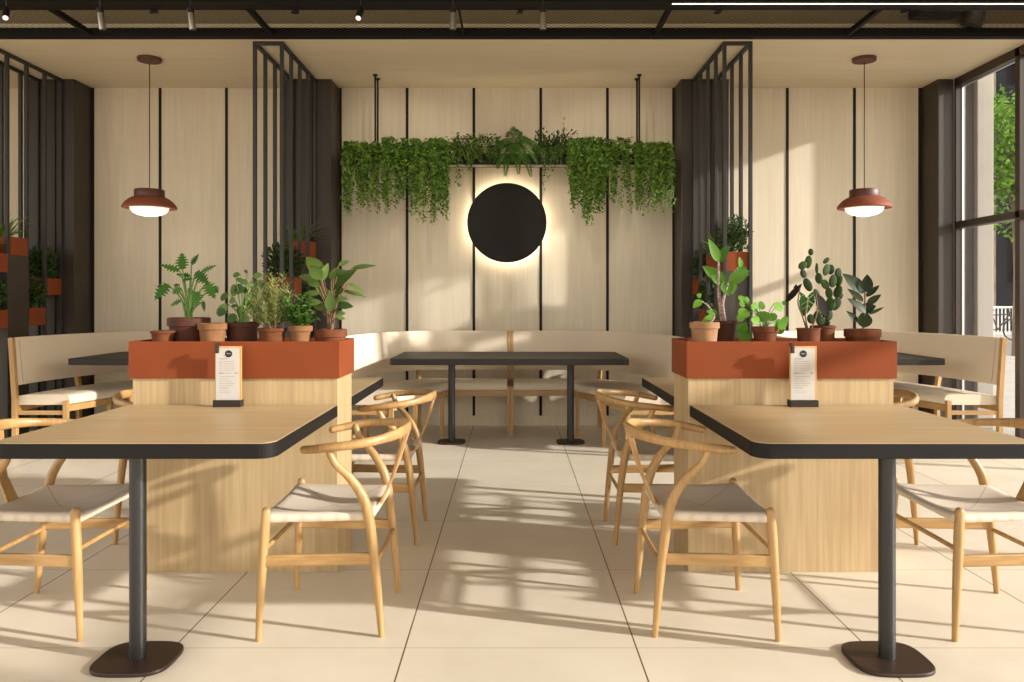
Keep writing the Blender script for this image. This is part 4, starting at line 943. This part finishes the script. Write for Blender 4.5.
a.build('pads', M['cact'], t, smooth=180)
t = pthing('rubber_plant', 'rubber plant with dark glossy leaves in brown bowl, right end of planter', 'plant', 862.5, 3.66, G2); h, r = pot(t, 845, 880, 329, 3.66, M['terra'], .5, .84, bowl=True)
leafset(t, 862.5, 3.66, h, q6([(618, 342, 486, 220, 92), (622, 338, 632, 226, 74), (618, 368, 712, 290, 40), (595, 398, 505, 318, 44), (605, 472, 495, 378, 64), (635, 415, 712, 352, 46), (607, 452, 692, 428, 72), (640, 482, 735, 435, 22), (575, 532, 500, 462, 42), (606, 568, 610, 462, 92), (630, 565, 660, 475, 66)]), M['rubber'], 'ovate', 38, bend=.1, stems=False, fold=.22, depth=.03, seg=12)
MB().tube([(0, 0, h * .8), tuple(rel(864.8, 312, 862.5, 3.66)), tuple(rel(864.8, 290, 862.5, 3.66))], [.006, .003], 8, 4).build('stem', M['stem_br'], t, smooth=60)

# ------------------------------------------------------------------ light, sky, camera
sun = bpy.data.lights.new('sun', 'SUN'); so = bpy.data.objects.new('sun', sun); C.objects.link(so)
AZ = math.atan2(.296, -1.0); EL = math.radians(18.5)
dv = Vector((math.cos(AZ) * math.cos(EL), math.sin(AZ) * math.cos(EL), -math.sin(EL)))
so.rotation_euler = dv.to_track_quat('-Z', 'Y').to_euler(); sun.energy = 7.2; sun.color = (1, .965, .91); sun.angle = math.radians(1.4)
def lamp(x, y, z, tx, ty, tz, e, size, blend=.6):
    l = bpy.data.lights.new('spot_light', 'SPOT'); lo = bpy.data.objects.new('spot_light', l); C.objects.link(lo)
    lo.location = (x, y, z); lo.rotation_euler = (Vector((tx, ty, tz)) - Vector((x, y, z))).to_track_quat('-Z', 'Y').to_euler()
    l.energy = e; l.spot_size = math.radians(size); l.spot_blend = blend; l.color = (1, .90, .74); l.shadow_soft_size = .02
lamp(-.385, 5.2, 2.955, -.95, 7.2, 2.3, 55, 50); lamp(.2024, 5.2, 2.955, .85, 7.2, 2.3, 55, 50)
for x in (-3.06, 2.97):                                              # the pendant lamps' bulbs
    l = bpy.data.lights.new('bulb_light', 'POINT'); lo = bpy.data.objects.new('bulb_light', l); C.objects.link(lo)
    lo.location = (x, 6.72, ZC - 1.37); l.energy = 6; l.color = (1, .88, .70); l.shadow_soft_size = .1
w = bpy.data.worlds.new('sky'); bpy.context.scene.world = w; w.use_nodes = True
nt = w.node_tree; bg = nt.nodes['Background']
sk = nt.nodes.new('ShaderNodeTexSky'); sk.sky_type = 'NISHITA'; sk.sun_disc = False; sk.sun_elevation = math.radians(30); sk.sun_rotation = math.radians(107)
mixn = nt.nodes.new('ShaderNodeMix'); mixn.data_type = 'RGBA'; mixn.inputs['Factor'].default_value = .75; mixn.inputs['B'].default_value = (1.0, .87, .69, 1)
sc_ = nt.nodes.new('ShaderNodeMix'); sc_.data_type = 'RGBA'; sc_.blend_type = 'MULTIPLY'; sc_.inputs['Factor'].default_value = 1; sc_.inputs['B'].default_value = (.25, .25, .25, 1)
nt.links.new(sk.outputs[0], sc_.inputs['A']); nt.links.new(sc_.outputs['Result'], mixn.inputs['A'])
nt.links.new(mixn.outputs['Result'], bg.inputs['Color']); bg.inputs['Strength'].default_value = 3.0

cam = bpy.data.cameras.new('camera'); co = bpy.data.objects.new('camera', cam); C.objects.link(co)
co.location = (0, 0, H); co.rotation_euler = (PI / 2, 0, 0)
cam.sensor_fit = 'HORIZONTAL'; cam.sensor_width = 36; cam.lens = F / 1024 * 36; cam.shift_y = -(341 - VY) / 1024; cam.clip_start = .05; cam.clip_end = 300
sc = bpy.context.scene; sc.camera = co
vs = sc.view_settings; vs.view_transform = 'Standard'; vs.look = 'None'; vs.gamma = 1; vs.use_curve_mapping = False; vs.exposure = 0.0
sc.cycles.use_denoising = True
sc.cycles.max_bounces = 10; sc.cycles.diffuse_bounces = 6; sc.cycles.transparent_max_bounces = 24
for o in list(bpy.data.objects):
    if '_w' in o: del o['_w']
